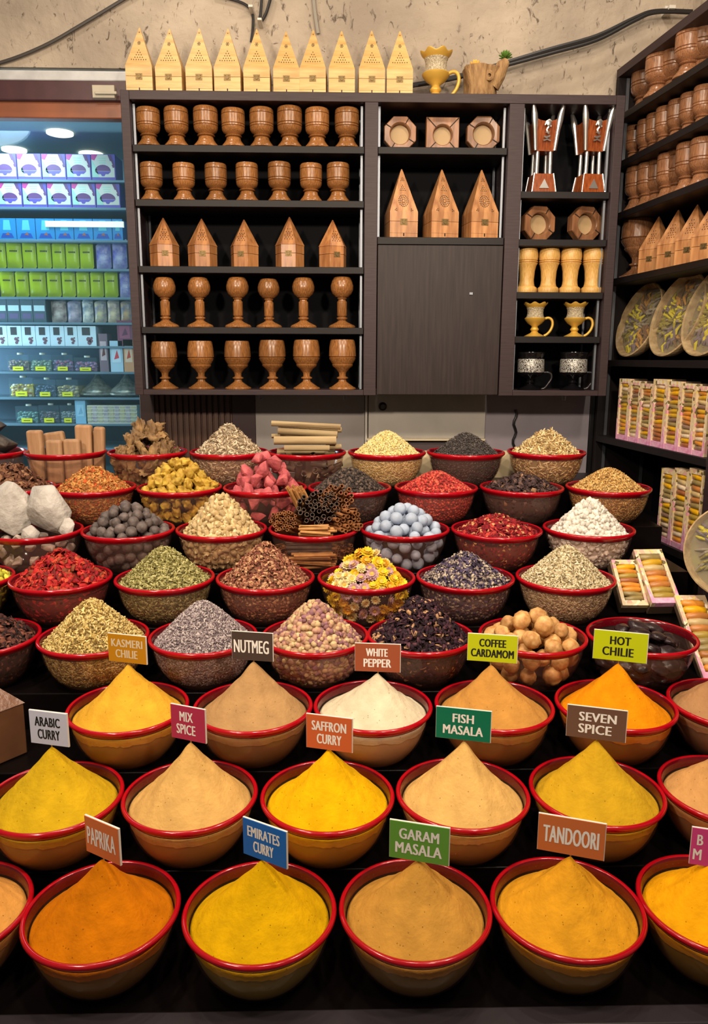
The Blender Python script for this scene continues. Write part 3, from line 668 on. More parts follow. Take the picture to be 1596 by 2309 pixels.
S(4, 1049, 1338, 1246, .2, 'flake', (0.0119, 0.0073, 0.0066), [(92, 80, 106), (70, 58, 84), (150, 132, 122), (186, 170, 146), (56, 48, 62)], 2160, 'cornflower_heap', 'dusky violet and cream petal heap on the fifth tier', lumps=.005, tilt=.8, desc='dusky violet petals')
S(4, 1276, 1340, 1231, .18, 'seed', (0.0103, 0.0042, 0.0040), [(206, 190, 152), (186, 168, 128), (222, 208, 176), (140, 122, 88)], 4384, 'barley_grain_heap', 'pale beige grain heap beside the floral cartons on the table', desc='pale beige grain')
# sixth tier
S(5, 1120, 1222, 1163, .6, 'flake', (0.0145, 0.0119, 0.0092), [(140, 26, 34), (110, 18, 28), (178, 60, 50), (206, 150, 100)], 1224, 'dried_berry_heap', 'deep red dried petal heap, low in its bowl beside white lumps', lumps=.005, weights=[.4, .3, .18, .12], desc='deep red dried petals')
# seventh tier
S(6, 28, 1118, 1046, .4, 'flake', (0.0211, 0.0132, 0.0106), [(120, 78, 56), (92, 58, 44), (150, 108, 78)], 648, 'bark_chip_heap', 'brown bark chip heap behind the white rocks', lumps=.008, tilt=.8, desc='brown bark chips')
S(6, 212, 1118, 1053, .35, 'flake', (0.0125, 0.0066, 0.0053), [(190, 132, 70), (162, 104, 50), (206, 150, 82), (196, 86, 40)], 2160, 'marigold_flake_heap', 'orange brown flake heap behind the dark nuts', weights=[.35, .3, .2, .15], desc='orange brown flakes')
S(6, 788, 1120, 1056, .3, 'ball', (0.0090, 0.0090, 0.0087), [(74, 62, 56), (54, 46, 42), (98, 82, 72), (40, 34, 32)], 1872, 'peppercorn_heap', 'dark brown peppercorn heap beside the pink lumps', desc='dark brown peppercorns')
S(6, 983, 1119, 1063, .3, 'ball', (0.0079, 0.0079, 0.0073), [(196, 66, 56), (170, 46, 46), (212, 100, 76), (130, 44, 40)], 2160, 'red_peppercorn_heap', 'coral red berry heap behind the blue balls', desc='coral red berries')
S(6, 1175, 1118, 1072, .5, 'flake', (0.0211, 0.0132, 0.0106), [(72, 54, 52), (54, 40, 42), (104, 80, 72), (150, 112, 80)], 720, 'star_anise_heap', 'dark brown dried pod heap behind the deep red petals', lumps=.007, tilt=.9, weights=[.4, .35, .2, .05], desc='dark brown pods')
S(6, 1368, 1117, 1056, .3, 'seed', (0.0090, 0.0040, 0.0040), [(206, 164, 96), (184, 140, 76), (220, 184, 120), (150, 108, 60)], 3340, 'golden_seed_heap', 'golden brown seed heap beside the side wall unit', desc='golden brown seeds')
# highest tier
S(7, 516, 1034, 956, .12, 'seed', (0.0170, 0.0062, 0.0055), [(190, 170, 140), (164, 142, 112), (208, 192, 164), (130, 108, 84)], 1148, 'root_chip_heap', 'whitish root chip heap in front of the dark slatted panel', tilt=.8, desc='whitish root chips')
S(7, 872, 1035, 972, .25, 'seed', (0.0092, 0.0037, 0.0034), [(226, 204, 140), (206, 182, 112), (236, 220, 164)], 3340, 'cumin_seed_heap', 'pale cream yellow seed heap before the pale grey wall panel', desc='cream yellow seeds')
S(7, 1050, 1035, 976, .3, 'rice', (0.0119, 0.0040, 0.0040), [(76, 68, 66), (58, 52, 52), (98, 90, 84)], 1872, 'black_tea_heap', 'charcoal black tea heap on the highest tier', desc='charcoal black tea')
S(7, 1232, 1034, 970, .22, 'seed', (0.0260, 0.0046, 0.0042), [(220, 194, 140), (196, 166, 110), (232, 212, 164), (156, 122, 76)], 939, 'dried_root_heap', 'cream coloured thin root heap before the blue-grey wall panel', tilt=.7, desc='cream thin roots')

# ------------------------------------------------------------------ lumps one could count
def blob(name, r, m, seed, amp=0.25, freq=1.6, sub=3, facet=False, sharp=60):
    b = bmesh.new(); bmesh.ops.create_icosphere(b, subdivisions=sub, radius=1)
    for v in b.verts:
        p = v.co.copy(); k = 1 + amp * noise.noise(p * freq + Vector((seed * 3.1, seed * 1.7, 0)))
        if facet: k *= 1 - 0.22 * max(0, noise.cell(p * 1.7 + Vector((seed, 0, 0)))) 
        v.co = Vector((p.x * r[0], p.y * r[1], p.z * r[2])) * k
    me = bpy.data.meshes.new(name); b.to_mesh(me); b.free(); me.materials.append(m)
    me.polygons.foreach_set('use_smooth', [not facet] * len(me.polygons))
    if not facet: me.set_sharp_from_angle(angle=math.radians(sharp))
    return bpy.data.objects.new(name, me)
def rock(name, r, m, seed, n=18):
    """Angular lump: the hull of random points."""
    rd = random.Random(seed); b = bmesh.new()
    for _ in range(n):
        q = Vector((rd.gauss(0, 1), rd.gauss(0, 1), rd.gauss(0, 1))).normalized() * rd.uniform(0.82, 1.06); b.verts.new((q.x * r[0], q.y * r[1], q.z * r[2]))
    bmesh.ops.convex_hull(b, input=b.verts); bmesh.ops.delete(b, geom=[v for v in b.verts if not v.link_faces], context='VERTS')
    bmesh.ops.bevel(b, geom=b.edges[:], offset=min(r) * 0.06, segments=1, affect='EDGES', clamp_overlap=True)
    me = bpy.data.meshes.new(name); b.to_mesh(me); b.free(); me.materials.append(m)
    me.polygons.foreach_set('use_smooth', [True] * len(me.polygons)); me.set_sharp_from_angle(angle=math.radians(40))
    return bpy.data.objects.new(name, me)
def packing(H, shape, dia, n_max, z_e=-0.018, wall=True, sep=0.9, seed=1, layers=1.5, half=1.9, low=-0.095):
    """Centres of lumps lying on the heap and behind the bowl's wall, none closer than sep * dia."""
    g = np.random.default_rng(seed); R = inner_r(z_e) - 0.52 * dia; out = []
    K = 9000
    t = np.sqrt(g.uniform(0, 1, K)); a = g.uniform(0, 2 * np.pi, K); dp = 0.45 * dia + g.uniform(0, layers, K) * dia * (g.uniform(0, 1, K) > 0.55)
    z = z_e + (H - z_e) * heap_h(t, shape) - dp; ok = (z > -BH + 0.6 * dia)
    C = np.stack([R * t * np.cos(a), R * t * np.sin(a), z], 1)[ok]; key = dp[ok]
    if wall:
        a = g.uniform(-half, half, K) - np.pi / 2; z = g.uniform(max(low, -BH + 0.55 * dia), z_e - 0.3 * dia, K)
        r = np.array([inner_r(q) for q in z]) - 0.52 * dia - 0.001; W = np.stack([r * np.cos(a), r * np.sin(a), z], 1)
        C = np.concatenate([C, W]); key = np.concatenate([key, np.full(K, 0.45 * dia)])
    order = np.argsort(np.round(key / dia, 1) + g.uniform(0, 0.09, len(key))); P = np.zeros((0, 3))
    for i in order:
        p = C[i]
        rr = math.hypot(p[0], p[1])
        if p[2] < 0 and rr > inner_r(p[2]) - 0.5 * dia: continue
        if len(P) and ((P - p) ** 2).sum(1).min() < (sep * dia) ** 2: continue
        P = np.concatenate([P, p[None]])
        if len(P) >= n_max: break
    return P
def scatter(protos, c, P, label, cat, group, seed=1, scale=0.12, flat=None, name=None):
    rd = random.Random(seed)
    for i, p in enumerate(P):
        o = protos[rd.randrange(len(protos))].copy(); COL.objects.link(o); o.location = c + Vector(p)
        if flat is None: o.rotation_euler = (rd.uniform(0, 6.28), rd.uniform(0, 6.28), rd.uniform(0, 6.28))
        else:
            nrm = Vector((p[0], p[1], 0)) * flat + Vector((rd.gauss(0, .25), rd.gauss(0, .25), 1)) * 0.1
            o.rotation_euler = (rot_to(nrm) @ Matrix.Rotation(rd.uniform(0, 6.28), 4, 'Z')).to_euler()
        s = 1 + rd.uniform(-scale, scale); o.scale = (s, s, s); tag(o, label, cat, group)
def lump_bowl(row, px, yb, apex_y, shape, protos, dia, n, label, cat, group, desc, seed=1, sep=0.9, flat=None, scale=0.12, wall=True, layers=1.5, z_e=-0.018, rest=None):
    c = bowl_at(row, px, yb, f'red-rimmed clear bowl of {desc}, {TIER[row]}')
    H = at_y(px, apex_y, c.y).z - c.z
    P = packing(H, shape, dia, n, sep=sep, seed=seed, wall=wall, layers=layers, z_e=z_e)
    scatter(protos, c, P, label, cat, group, seed, scale, flat)
    if rest:                                            # the rest of the heap, under and between the countable ones
        nm, kind, size, pal, k, lab = rest; dd = dia * .55
        V, T, C = core_mesh(H - dd, shape, tuple(np.mean(np.array(pal), 0)), z_e - dd * .6, shrink=0.002); s_ = 1 - dd * .55 / (.43 * D); V[:, 0] *= s_; V[:, 1] *= s_
        Q, Nn = heap_pts(k, H - dd * .8, shape, z_e - dd * .4); Q[:, :2] *= s_; A_ = grains(Q, Nn, kind, size, pal, .7)
        Q, Nn = wall_pts(int(k * .7), size[0] * .6, z_e - .004); B_ = grains(Q, Nn, kind, size, pal, .5)
        o = bulk_mesh(nm, np.concatenate([V, A_[0], B_[0]]), np.concatenate([T, A_[1] + len(V), B_[1] + len(V) + len(A_[0])]), np.concatenate([C, A_[2], B_[2]]), M_GRAIN, flat=kind != 'ball')
        o.location = c; tag(o, lab, cat, None, 'stuff')
    return c, H
m_blue = mat('powder_blue_ball', (166, 178, 198), 0.8, var=0.1, vscale=90, rand=0.1)
lump_bowl(5, 912, 1220, 1128, .25, [blob('blue_ball', (.0172, .0172, .0168), m_blue, s, .07, 2.2) for s in range(3)], .0350, 90, 'powder blue chalky ball in the bowl beside the cinnamon', 'ball', 'powder blue balls', 'powder blue balls', 3, .93, z_e=.002)
m_nut = mat('grey_brown_nut', (96, 84, 80), 0.6, var=0.3, vscale=60, rand=0.22, bump=.2, bscale=120)
lump_bowl(5, 288, 1223, 1130, .55, [blob('dried_nut', (.0158, .0142, .0146), m_nut, s, .14, 2.5) for s in range(4)], .0300, 130, 'dark grey brown nut in the bowl beside the white rocks', 'nut', 'dark grey brown nuts', 'dark grey brown nuts', 4, .9, z_e=.002)
m_gal = mat('pale_root_chunk', (206, 182, 134), 0.75, rgb2=(168, 138, 90), vscale=60, rand=0.15)
lump_bowl(5, 500, 1219, 1110, .22, [blob('root_chunk', (.0150, .0092, .0085), m_gal, s, .45, 1.9, 2) for s in range(5)], .0195, 260, 'pale knobbly root chunk heaped beside the cinnamon sticks', 'root', 'pale root chunks', 'pale root chunks', 5, .82, rest=('root_chunk_heap', 'seed', (.018, .010, .009), [(206, 182, 134), (176, 148, 98), (216, 196, 152)], 500, 'rest of the pale root chunk heap under the countable chunks'))
m_cry = mat('white_crystal_lump', (226, 218, 206), 0.6, var=0.06, vscale=80, rand=0.06, spec=.4)
lump_bowl(5, 1328, 1219, 1119, .16, [rock('crystal_lump', (.0128, .0102, .0092), m_cry, s, 12) for s in range(5)], .0200, 240, 'small angular white lump in the bowl beside the side unit', 'lump', 'small white crystal lumps', 'small white lumps', 6, .82, rest=('crystal_lump_heap', 'ball', (.016, .013, .012), [(226, 218, 206), (206, 198, 186)], 420, 'rest of the white crystal heap under the countable lumps'))
m_yel = mat('yellow_dried_root', (206, 172, 62), 0.7, rgb2=(160, 116, 30), vscale=50, rand=0.2)
lump_bowl(6, 405, 1119, 1030, .4, [blob('yellow_root', (.0205, .0145, .0140), m_yel, s, .5, 1.7) for s in range(6)], .0305, 110, 'dusty yellow lumpy root heaped beside the pink lumps', 'root', 'yellow lumpy roots', 'dusty yellow roots', 7, .85, z_e=.002)
m_pink = mat('pink_rock', (206, 104, 104), 0.85, rgb2=(166, 70, 78), vscale=45, rand=0.14, bump=.3, bscale=90)
lump_bowl(6, 598, 1118, 1006, .25, [rock('pink_lump', (.0320, .0255, .0240), m_pink, s + 20, 18) for s in range(6)], .0480, 45, 'chunky dusty pink lump heaped beside the yellow roots', 'lump', 'dusty pink lumps', 'dusty pink lumps', 8, .84, z_e=.002)
m_lime = mat('tan_dried_fig', (222, 176, 112), 0.6, rgb2=(176, 120, 60), vscale=60, rand=0.14, bump=.15, bscale=70)
lump_bowl(3, 1202, 1484, 1374, .7, [blob('dried_lemon', (.0235, .0215, .0205), m_lime, s, .16, 2.8) for s in range(5)], .0440, 50, 'round tan dried lemon in the bowl behind the COFFEE CARDAMOM sign', 'dried lemon', 'tan dried lemons', 'tan dried lemons behind the COFFEE CARDAMOM sign', 9, .93, z_e=.002)
m_blk = mat('black_dried_lime', (44, 32, 34), 0.3, var=0.35, vscale=60, rand=0.25, bump=.12, bscale=60)
lump_bowl(3, 1449, 1485, 1399, 1.5, [blob('black_fruit', (.0265, .0200, .0105), m_blk, s, .18, 2.0) for s in range(4)], .0340, 50, 'flat glossy black dried fruit behind the HOT CHILIE sign', 'dried fruit', 'flat black dried fruits', 'flat black dried fruits behind the HOT CHILIE sign', 10, .9, flat=.4, z_e=-.03)
# rosebuds
def bud(name, m, m2, seed):
    b = MB(); b.lathe([(0, -1.05), (.45, -.95), (.82, -.45), (.86, .05), (.66, .6), (.42, .95), (.34, 1.25), (.2, 1.2), (0, 1.0)], 10, 0, Matrix.Scale(.0086, 4))
    for k in range(5):
        a = k * 1.257; b.add([(.5 * math.cos(a - .4), .5 * math.sin(a - .4), -.9), (.5 * math.cos(a + .4), .5 * math.sin(a + .4), -.9), (1.12 * math.cos(a), 1.02 * math.sin(a), .45)], [(0, 1, 2)], 1, Matrix.Scale(.0086, 4))
    o = b.build(name, [m, m2], fix=False); COL.objects.unlink(o); return o
sep_g = mat('bud_sepal', (150, 128, 84), 0.8)
buds = [bud('rosebud', mat('rosebud_' + n_, c_, 0.7, rand=0.15), sep_g, 1) for n_, c_ in (('cream', (208, 182, 136)), ('pink', (186, 140, 118)), ('mauve', (146, 100, 108)), ('blush', (200, 164, 124)))]
lump_bowl(3, 710, 1484, 1349, .16, buds, .0168, 300, 'tiny cream and pink rosebud in the bowl behind the NUTMEG sign', 'rosebud', 'dried rosebuds', 'dried rosebuds beside the hibiscus', 11, .84, layers=.3, rest=('rosebud_heap', 'ball', (.0150, .013, .013), [(200, 172, 128), (176, 130, 108), (140, 98, 100), (190, 154, 118)], 500, 'rest of the rosebud heap under the countable buds'))
# everlasting flowers
def flower(name, m, m2, r=.0165):
    b = MB(); b.ell((0, 0, 0), (r * .42, r * .42, r * .32), 1, 10, 6)
    for ring, (n_, rr, up) in enumerate(((11, 1.0, -.15), (10, .8, .22), (8, .58, .45))):
        for k in range(n_):
            a = 2 * math.pi * (k + ring * .5) / n_; ca, sa = math.cos(a), math.sin(a); w_ = r * .24
            p0 = Vector((ca, sa, 0)) * r * .15; p1 = Vector((ca, sa, 0)) * r * rr * .7 + Vector((0, 0, r * (up * .8 + .05))); p2 = Vector((ca, sa, 0)) * r * rr + Vector((0, 0, r * (up + .12))); q = Vector((-sa, ca, 0)) * w_
            b.add([p0 - q * .5, p0 + q * .5, p1 + q, p1 - q, p2, p1 + Vector((0, 0, -r * .08))], [(0, 1, 2, 3), (3, 2, 4), (0, 3, 5), (1, 5, 2), (0, 5, 1), (3, 4, 5), (2, 5, 4)], 0)
    o = b.build(name, [m, m2], fix=False); COL.objects.unlink(o); return o
cy = mat('flower_centre', (214, 168, 70), 0.8)
kinds = [('yellow', (232, 198, 30), 'bright yellow', .0172), ('golden', (222, 166, 24), 'golden yellow', .0158), ('mauve', (198, 156, 162), 'pale mauve', .0168), ('cream', (226, 208, 150), 'pale cream', .0150)]
c = bowl_at(4, 826, 1338, f'red-rimmed clear bowl of yellow and mauve dried flowers, {TIER[4]}')
H = at_y(826, 1229, c.y).z - c.z; P = packing(H, .25, .0275, 120, sep=.84, seed=12); rd = random.Random(3)
fl_ = [flower('dried_flower', mat('petal_' + k[0], k[1], .7, rand=.1), cy, k[3]) for k in kinds]
for i, p in enumerate(P):
    top_ = p[2] > 0.05; side = math.atan2(p[1], p[0])
    k = rd.choices(range(4), (.62, .2, .08, .1) if (top_ or p[0] > .06 or p[0] < -.075) else (.18, .14, .4, .28))[0]
    o = fl_[k].copy(); COL.objects.link(o); o.location = c + Vector(p); n_ = Vector((p[0], p[1], 0)) * 4 + Vector((rd.gauss(0, .25), -.25 + rd.gauss(0, .25), .55 if p[2] > -.02 else -.1))
    o.rotation_euler = rot_to(n_, rd.uniform(0, 6)).to_euler(); s = rd.uniform(.9, 1.2); o.scale = (s,) * 3
    tag(o, f'{kinds[k][2]} dried flower head in the mixed flower bowl on the fifth tier', 'flower', f'{kinds[k][2]} dried flower heads')
# white rocks
m_alum = mat('white_alum_rock', (204, 198, 190), 0.8, rgb2=(172, 164, 156), vscale=22, bump=.7, bscale=40)
c = bowl_at(5, 78, 1225, f'red-rimmed clear bowl of white rocks, {TIER[5]}')
def put(o, p, e=(0, 0, 0)):
    COL.objects.link(o); o.location = p; o.rotation_euler = e; return o
for i, (px, py, r, e, lab) in enumerate(((22, 1150, (.066, .05, .096), (0, .1, .3), 'large white rock leaning beside another at the edge of the table'), (105, 1148, (.072, .045, .090), (.15, -.25, -.25), 'large white slab of rock with a pale flat face'),
                                     (152, 1190, (.026, .024, .03), (0, 0, 0), 'small white rock at the bowl edge beside the large slab'), (68, 1204, (.03, .022, .026), (0, .3, 0), 'small white rock wedged below the two large ones'))):
    p = at_y(px, py, c.y - (0.0 if i < 2 else .03)); tag(put(rock('white_rock', r, m_alum, 40 + i, 26), p, e), lab, 'rock', 'white rocks')
P = packing(-.01, 1, .034, 26, seed=3, sep=.85); P = [p for p in P if p[2] < -.02]
scatter([rock('white_rock_piece', (.021, .017, .016), mat('greyish_rock', (186, 168, 156), .7, rand=.15), 60 + s, 14) for s in range(3)], c, P, 'small greyish white rock piece seen through the bowl below the large rocks', 'rock', 'small rock pieces in the white rock bowl')
# cinnamon sticks
m_cin = mat('cinnamon_bark', (170, 112, 62), .7, rgb2=(120, 72, 38), vscale=30, stretch=(1, 1, 1), rand=.2)
m_cinp = mat('pale_cinnamon_bark', (206, 152, 86), .7, rgb2=(168, 112, 58), vscale=30, rand=.16)
m_cind = mat('dark_cinnamon_bark', (92, 70, 52), .7, rgb2=(64, 48, 38), vscale=30, rand=.2)
def stick(name, m, L_=.09, r=.0068):
    b = MB(); n_ = 12; sec = []
    for k in range(n_ + 1): a = -2.9 + 5.8 * k / n_; sec.append((math.cos(a) * r, math.sin(a) * r))
    for k in range(n_ + 1): a = 2.9 - 5.8 * k / n_; sec.append((math.cos(a) * r * .68, math.sin(a) * r * .68))
    V = [(x, y, z) for z in (-L_ / 2, L_ / 2) for x, y in sec]; m_ = len(sec)
    Fc = [(i, (i + 1) % m_, (i + 1) % m_ + m_, i + m_) for i in range(m_)]
    for z in (0, m_): Fc += [tuple(z + q for q in (i, i + 1, m_ - 2 - i, m_ - 1 - i)) for i in range(n_)]
    b.add(V, Fc); o = b.build(name, m, fix=True); COL.objects.unlink(o); return o
c = bowl_at(5, 707, 1219, f'red-rimmed clear bowl of cinnamon stick bundles, {TIER[5]}')
def bundle(px, py, dy, dirv, n_, m, L_, r, lab, grp, seed, spread, flatten=.7):
    rd = random.Random(seed); base = at_y(px, py, c.y + dy); d = Vector(dirv).normalized(); q = d.to_track_quat('Z', 'Y'); pr = stick('cinnamon_stick', m, L_, r); pts = []
    for _ in range(6000):
        a = rd.uniform(0, 6.28); k = math.sqrt(rd.random()) * spread; u, v = k * math.cos(a), k * math.sin(a) * flatten
        if all((u - x) ** 2 + (v - y) ** 2 > (1.9 * r) ** 2 for x, y in pts): pts.append((u, v))
        if len(pts) >= n_: break
    for u, v in pts:
        o = pr.copy(); COL.objects.link(o); o.rotation_euler = (q.to_matrix().to_4x4() @ Matrix.Rotation(rd.uniform(0, 6.28), 4, 'Z') @ Matrix.Rotation(rd.gauss(0, .05), 4, 'X')).to_euler()
        o.location = base + q @ Vector((u, v, rd.uniform(-.012, .012))); tag(o, lab, 'cinnamon stick', grp)
bundle(678, 1128, .03, (-.35, -.35, .8), 26, m_cinp, .085, .0042, 'slim golden cinnamon stick in the bundle pointing up behind the others', 'upright golden cinnamon bundle', 1, .028)
bundle(716, 1148, .0, (.12, -.9, .32), 70, m_cind, .09, .0068, 'dark grey cinnamon quill with its open end showing in the heap', 'dark cinnamon bundle', 2, .060, .8)
bundle(750, 1130, .02, (.25, -.85, .42), 44, m_cin, .09, .0066, 'brown curled cinnamon quill in the bundle on top of the heap', 'brown cinnamon bundle', 3, .050, .8)
bundle(776, 1172, -.015, (.4, -.85, .1), 30, m_cin, .08, .0066, 'brown curled cinnamon quill in the bundle at the bowl edge', 'lower brown cinnamon bundle', 6, .040, .8)
bundle(650, 1180, -.01, (-.3, -.8, .35), 40, m_cin, .075, .0048, 'brown cinnamon quill in the bundle beside the pale root chunks', 'side cinnamon bundle', 4, .042)
bundle(716, 1197, -.075, (1, -.12, .04), 18, m_cinp, .085, .0042, 'slim golden cinnamon stick lying across the bowl', 'lying golden cinnamon bundle', 5, .022, .6)
bundle(705, 1262, -.045, (1, -.05, .02), 26, m_cinp, .12, .0042, 'slim golden cinnamon stick lying low in the bowl behind the plastic', 'low golden cinnamon bundle', 7, .034, .7)
bundle(640, 1248, -.005, (-.5, -.8, .0), 26, m_cin, .05, .0048, 'brown cinnamon quill low in the bowl behind the plastic', 'low brown cinnamon bundle', 8, .036)
bundle(765, 1240, .0, (.5, -.8, .0), 26, m_cin, .05, .0052, 'brown cinnamon quill low in the bowl on the blue ball side', 'low cinnamon bundle by the blue balls', 10, .036)
bundle(705, 1235, .01, (1, .1, 0), 30, m_cind, .15, .0054, 'dark grey cinnamon quill lying under the bundles', 'buried dark cinnamon bundle', 9, .045, .6)
# dark ginger roots
m_gin = mat('brown_ginger_root', (158, 122, 76), .75, rgb2=(92, 66, 40), vscale=30, rand=.2, bump=.3, bscale=60)
lump_bowl(7, 332, 1034, 950, .45, [blob('ginger_root', (.027, .0150, .0135), m_gin, s, .55, 2.1) for s in range(9)], .0300, 80, 'twisted dark brown root in the heap before the shop window', 'root', 'twisted brown roots', 'twisted brown roots', 14, .74, scale=.3)
# sandalwood
c = bowl_at(7, 147, 1034, f'red-rimmed clear bowl of upright sandalwood blocks, {TIER[7]}')
m_san = mat('sandalwood', (190, 148, 108), .7, rgb2=(160, 118, 82), vscale=12, stretch=(4, 4, .6), rand=.1)
for i, (px, top, w_, d_, dy, tilt) in enumerate(((80, 970, .052, .03, .02, -.05), (121, 992, .053, .032, -.045, .03), (163, 990, .056, .032, -.035, -.02), (186, 958, .056, .032, .03, .05), (218, 962, .036, .03, .02, .12), (206, 972, .03, .028, .075, .02), (135, 973, .07, .03, .06, -.35))):
    p = at_y(px, top, c.y + dy); hb = p.z - (c.z - BH + .01); b = MB(); b.box(-w_ / 2, w_ / 2, -d_ / 2, d_ / 2, 0, hb)
    o = b.build('sandalwood_block', m_san, bevel=.009); o.modifiers['bevel'].segments = 4; o.location = (p.x - math.tan(tilt) * 0, p.y, c.z - BH + .01); o.rotation_euler = (0, tilt * .4, 0)
    tag(o, ['tall pinkish sandalwood block nearest the table edge', 'short rounded sandalwood block between two others at the bowl front', 'short flat-topped sandalwood block at the bowl front', 'tallest sandalwood block, flat-topped', 'slim pointed sandalwood block at the bowl side', 'slim sandalwood block behind the pointed one', 'slanting sandalwood block behind the short ones'][i], 'sandalwood block', 'sandalwood blocks')
# big bark rolls
c = bowl_at(7, 692, 1035, f'red-rimmed clear bowl of big bark rolls, {TIER[7]}')
m_roll = mat('pale_bark_roll', (182, 158, 116), .75, rgb2=(138, 112, 78), vscale=10, stretch=(.5, 5, 5), rand=.12)
def scroll(L_, r, name='bark_roll'):
    b = MB(); n_ = 30; sec = []
    for k in range(n_ + 1): a = 9.5 * k / n_; rr = r * (1 - .5 * k / n_); sec.append((math.cos(a) * rr, math.sin(a) * rr))
    for k in range(n_, -1, -1): a = 9.5 * k / n_; rr = r * (1 - .5 * k / n_) - r * .12; sec.append((math.cos(a) * rr, math.sin(a) * rr))
    m_ = len(sec); V = [(x, y, z) for x in (-L_ / 2, L_ / 2) for y, z in sec]; Fc = [(i, (i + 1) % m_, (i + 1) % m_ + m_, i + m_) for i in range(m_)]
    for z in (0, m_): Fc += [(z + i, z + i + 1, z + m_ - 2 - i, z + m_ - 1 - i) for i in range(n_)]
    return b.add(V, Fc).build(name, m_roll)
for i, (px, py, wpx, r, dy, rz, ry, lab) in enumerate(((692, 1011, 102, .0115, -.05, .0, .0, 'lowest pale bark roll lying at the bowl front'), (688, 994, 140, .0155, -.02, .02, .0, 'thick pale bark roll just above the lowest one'), (694, 974, 134, .0165, .01, -.05, .06, 'thick pale bark roll in the middle of the stack'),
                                                   (690, 958, 156, .011, .0, .0, .05, 'topmost pale bark roll of the stack'), (650, 982, 76, .009, .045, .1, -.02, 'short bark roll poking out behind the stack'), (752, 1008, 34, .012, .0, .2, 0, 'stub of bark roll beside the lowest one'), (690, 1020, 130, .014, .03, 0, 0, 'pale bark roll at the bottom behind the lowest one'), (700, 968, 140, .010, .05, .06, .03, 'rear pale bark roll at the top of the stack'))):
    p = at_y(px, py, c.y + dy); o = scroll(wpx * depth(p) / F, r); o.location = p; o.rotation_euler = (.5 + i, ry, rz); tag(o, lab, 'bark roll', 'pale bark rolls')
P = packing(-.02, 2, .024, 24, seed=5, sep=.9); m_bp = stick('bark_piece', m_cind, .05, .01)
scatter([m_bp], c, [p for p in P if p[2] < -.025], 'dark bark piece low in the bark roll bowl', 'bark piece', 'dark bark pieces')
# dark stones at the table edge
c = bowl_at(7, -38, 1035, f'red-rimmed clear bowl of dark stones, {TIER[7]}')
m_st = mat('dark_resin_stone', (84, 74, 66), .6, rgb2=(54, 46, 42), vscale=30, bump=.3, bscale=60)
for i, (px, py, r, lab) in enumerate(((-8, 968, (.05, .04, .03), 'topmost dark grey stone at the edge of the highest tier'), (8, 1000, (.055, .045, .034), 'dark brown stone under the topmost one at the table edge'))):
    tag(put(rock('dark_stone', r, m_st, 80 + i, 20), at_y(px, py, c.y - .02), (0, .2 * i, i)), lab, 'stone', 'dark stones')
# ------------------------------------------------------------------ turned wooden ware
M_W1 = wood('varnished_walnut', (108, 68, 36), (164, 110, 60), .26, .2)
M_W2 = wood('reddish_walnut', (112, 74, 50), (164, 114, 78), .26, .2)
M_PALE = wood('pale_beech', (196, 146, 72), (226, 182, 108), .4, .08)
PROF = dict(
  barrel=([(0, 0), (.31, 0), (.335, .02), (.33, .06), (.275, .12), (.215, .2), (.2, .262), (.175, .285), (0, .285)],
          [(0, .286), (.175, .286), (.225, .296), (.24, .31), (.225, .328), (.18, .338), (.195, .355), (.275, .40), (.312, .46), (.325, .535), (.302, .545), (.325, .556), (.325, .597), (.302, .607), (.326, .618), (.33, .855), (.306, .865), (.328, .876), (.322, .97), (.30, 1), (.275, .99), (.26, .7), (0, .6)]),
  ball=([(0, 0), (.27, 0), (.275, .025), (.25, .055), (.235, .06), (.12, .115), (.075, .15), (.11, .185), (.11, .205), (.07, .22), (.095, .24), (.1, .25), (.1, .52), (.08, .535), (.075, .56), (.1, .58), (.09, .60), (0, .60)],
        [(0, .601), (.1, .601), (.14, .62), (.15, .64), (.19, .67), (.225, .75), (.23, .83), (.205, .92), (.17, .985), (.145, 1), (.125, .98), (.12, .85), (0, .8)]),
  wide=([(0, 0), (.27, 0), (.28, .02), (.26, .045), (.235, .05), (.13, .125), (.085, .16), (.075, .2), (.115, .225), (.115, .245), (.07, .265), (.075, .33), (.09, .36), (0, .36)],
        [(0, .361), (.095, .361), (.14, .42), (.205, .47), (.215, .5), (.205, .51), (.262, .6), (.275, .64), (.252, .655), (.278, .67), (.276, .70), (.27, .85), (.25, .97), (.235, 1), (.21, .99), (.2, .7), (0, .6)]))
_turned = {}
def turned(kind, m, h, name='wooden_goblet'):
    key = (kind, m.name)
    if key not in _turned:
        a, b_ = PROF[kind]; f = MB(); f.lathe(a, 28); c = MB(); c.lathe(b_, 28)
        _turned[key] = (f.build('foot', m, None, 40), c.build('cup', m, None, 40))
        for q in _turned[key]: COL.objects.unlink(q)
    return _turned[key]
def goblet(kind, m, loc, h, label, group, rz=0, cat='goblet', wf=1.0):
    t = thing('wooden_goblet', label, cat, loc, rz, group); t.scale = (h * wf, h * wf, h)
    for q in turned(kind, m, h):
        c = q.copy(); COL.objects.link(c); c.parent = t
    return t
rg = random.Random(9)
def on_shelf(key, px, py_top, y=None):
    """Spot on a cabinet shelf under picture point px, and the height to py_top."""
    Y = YC + (0.056 if y is None else y); z = shelf_z[key]; py = proj((0, Y, z))[1]; p = at_y(px, (py + py_top) / 2, Y)
    return Vector((p.x, Y, z)), at_y(px, py_top, Y).z - z
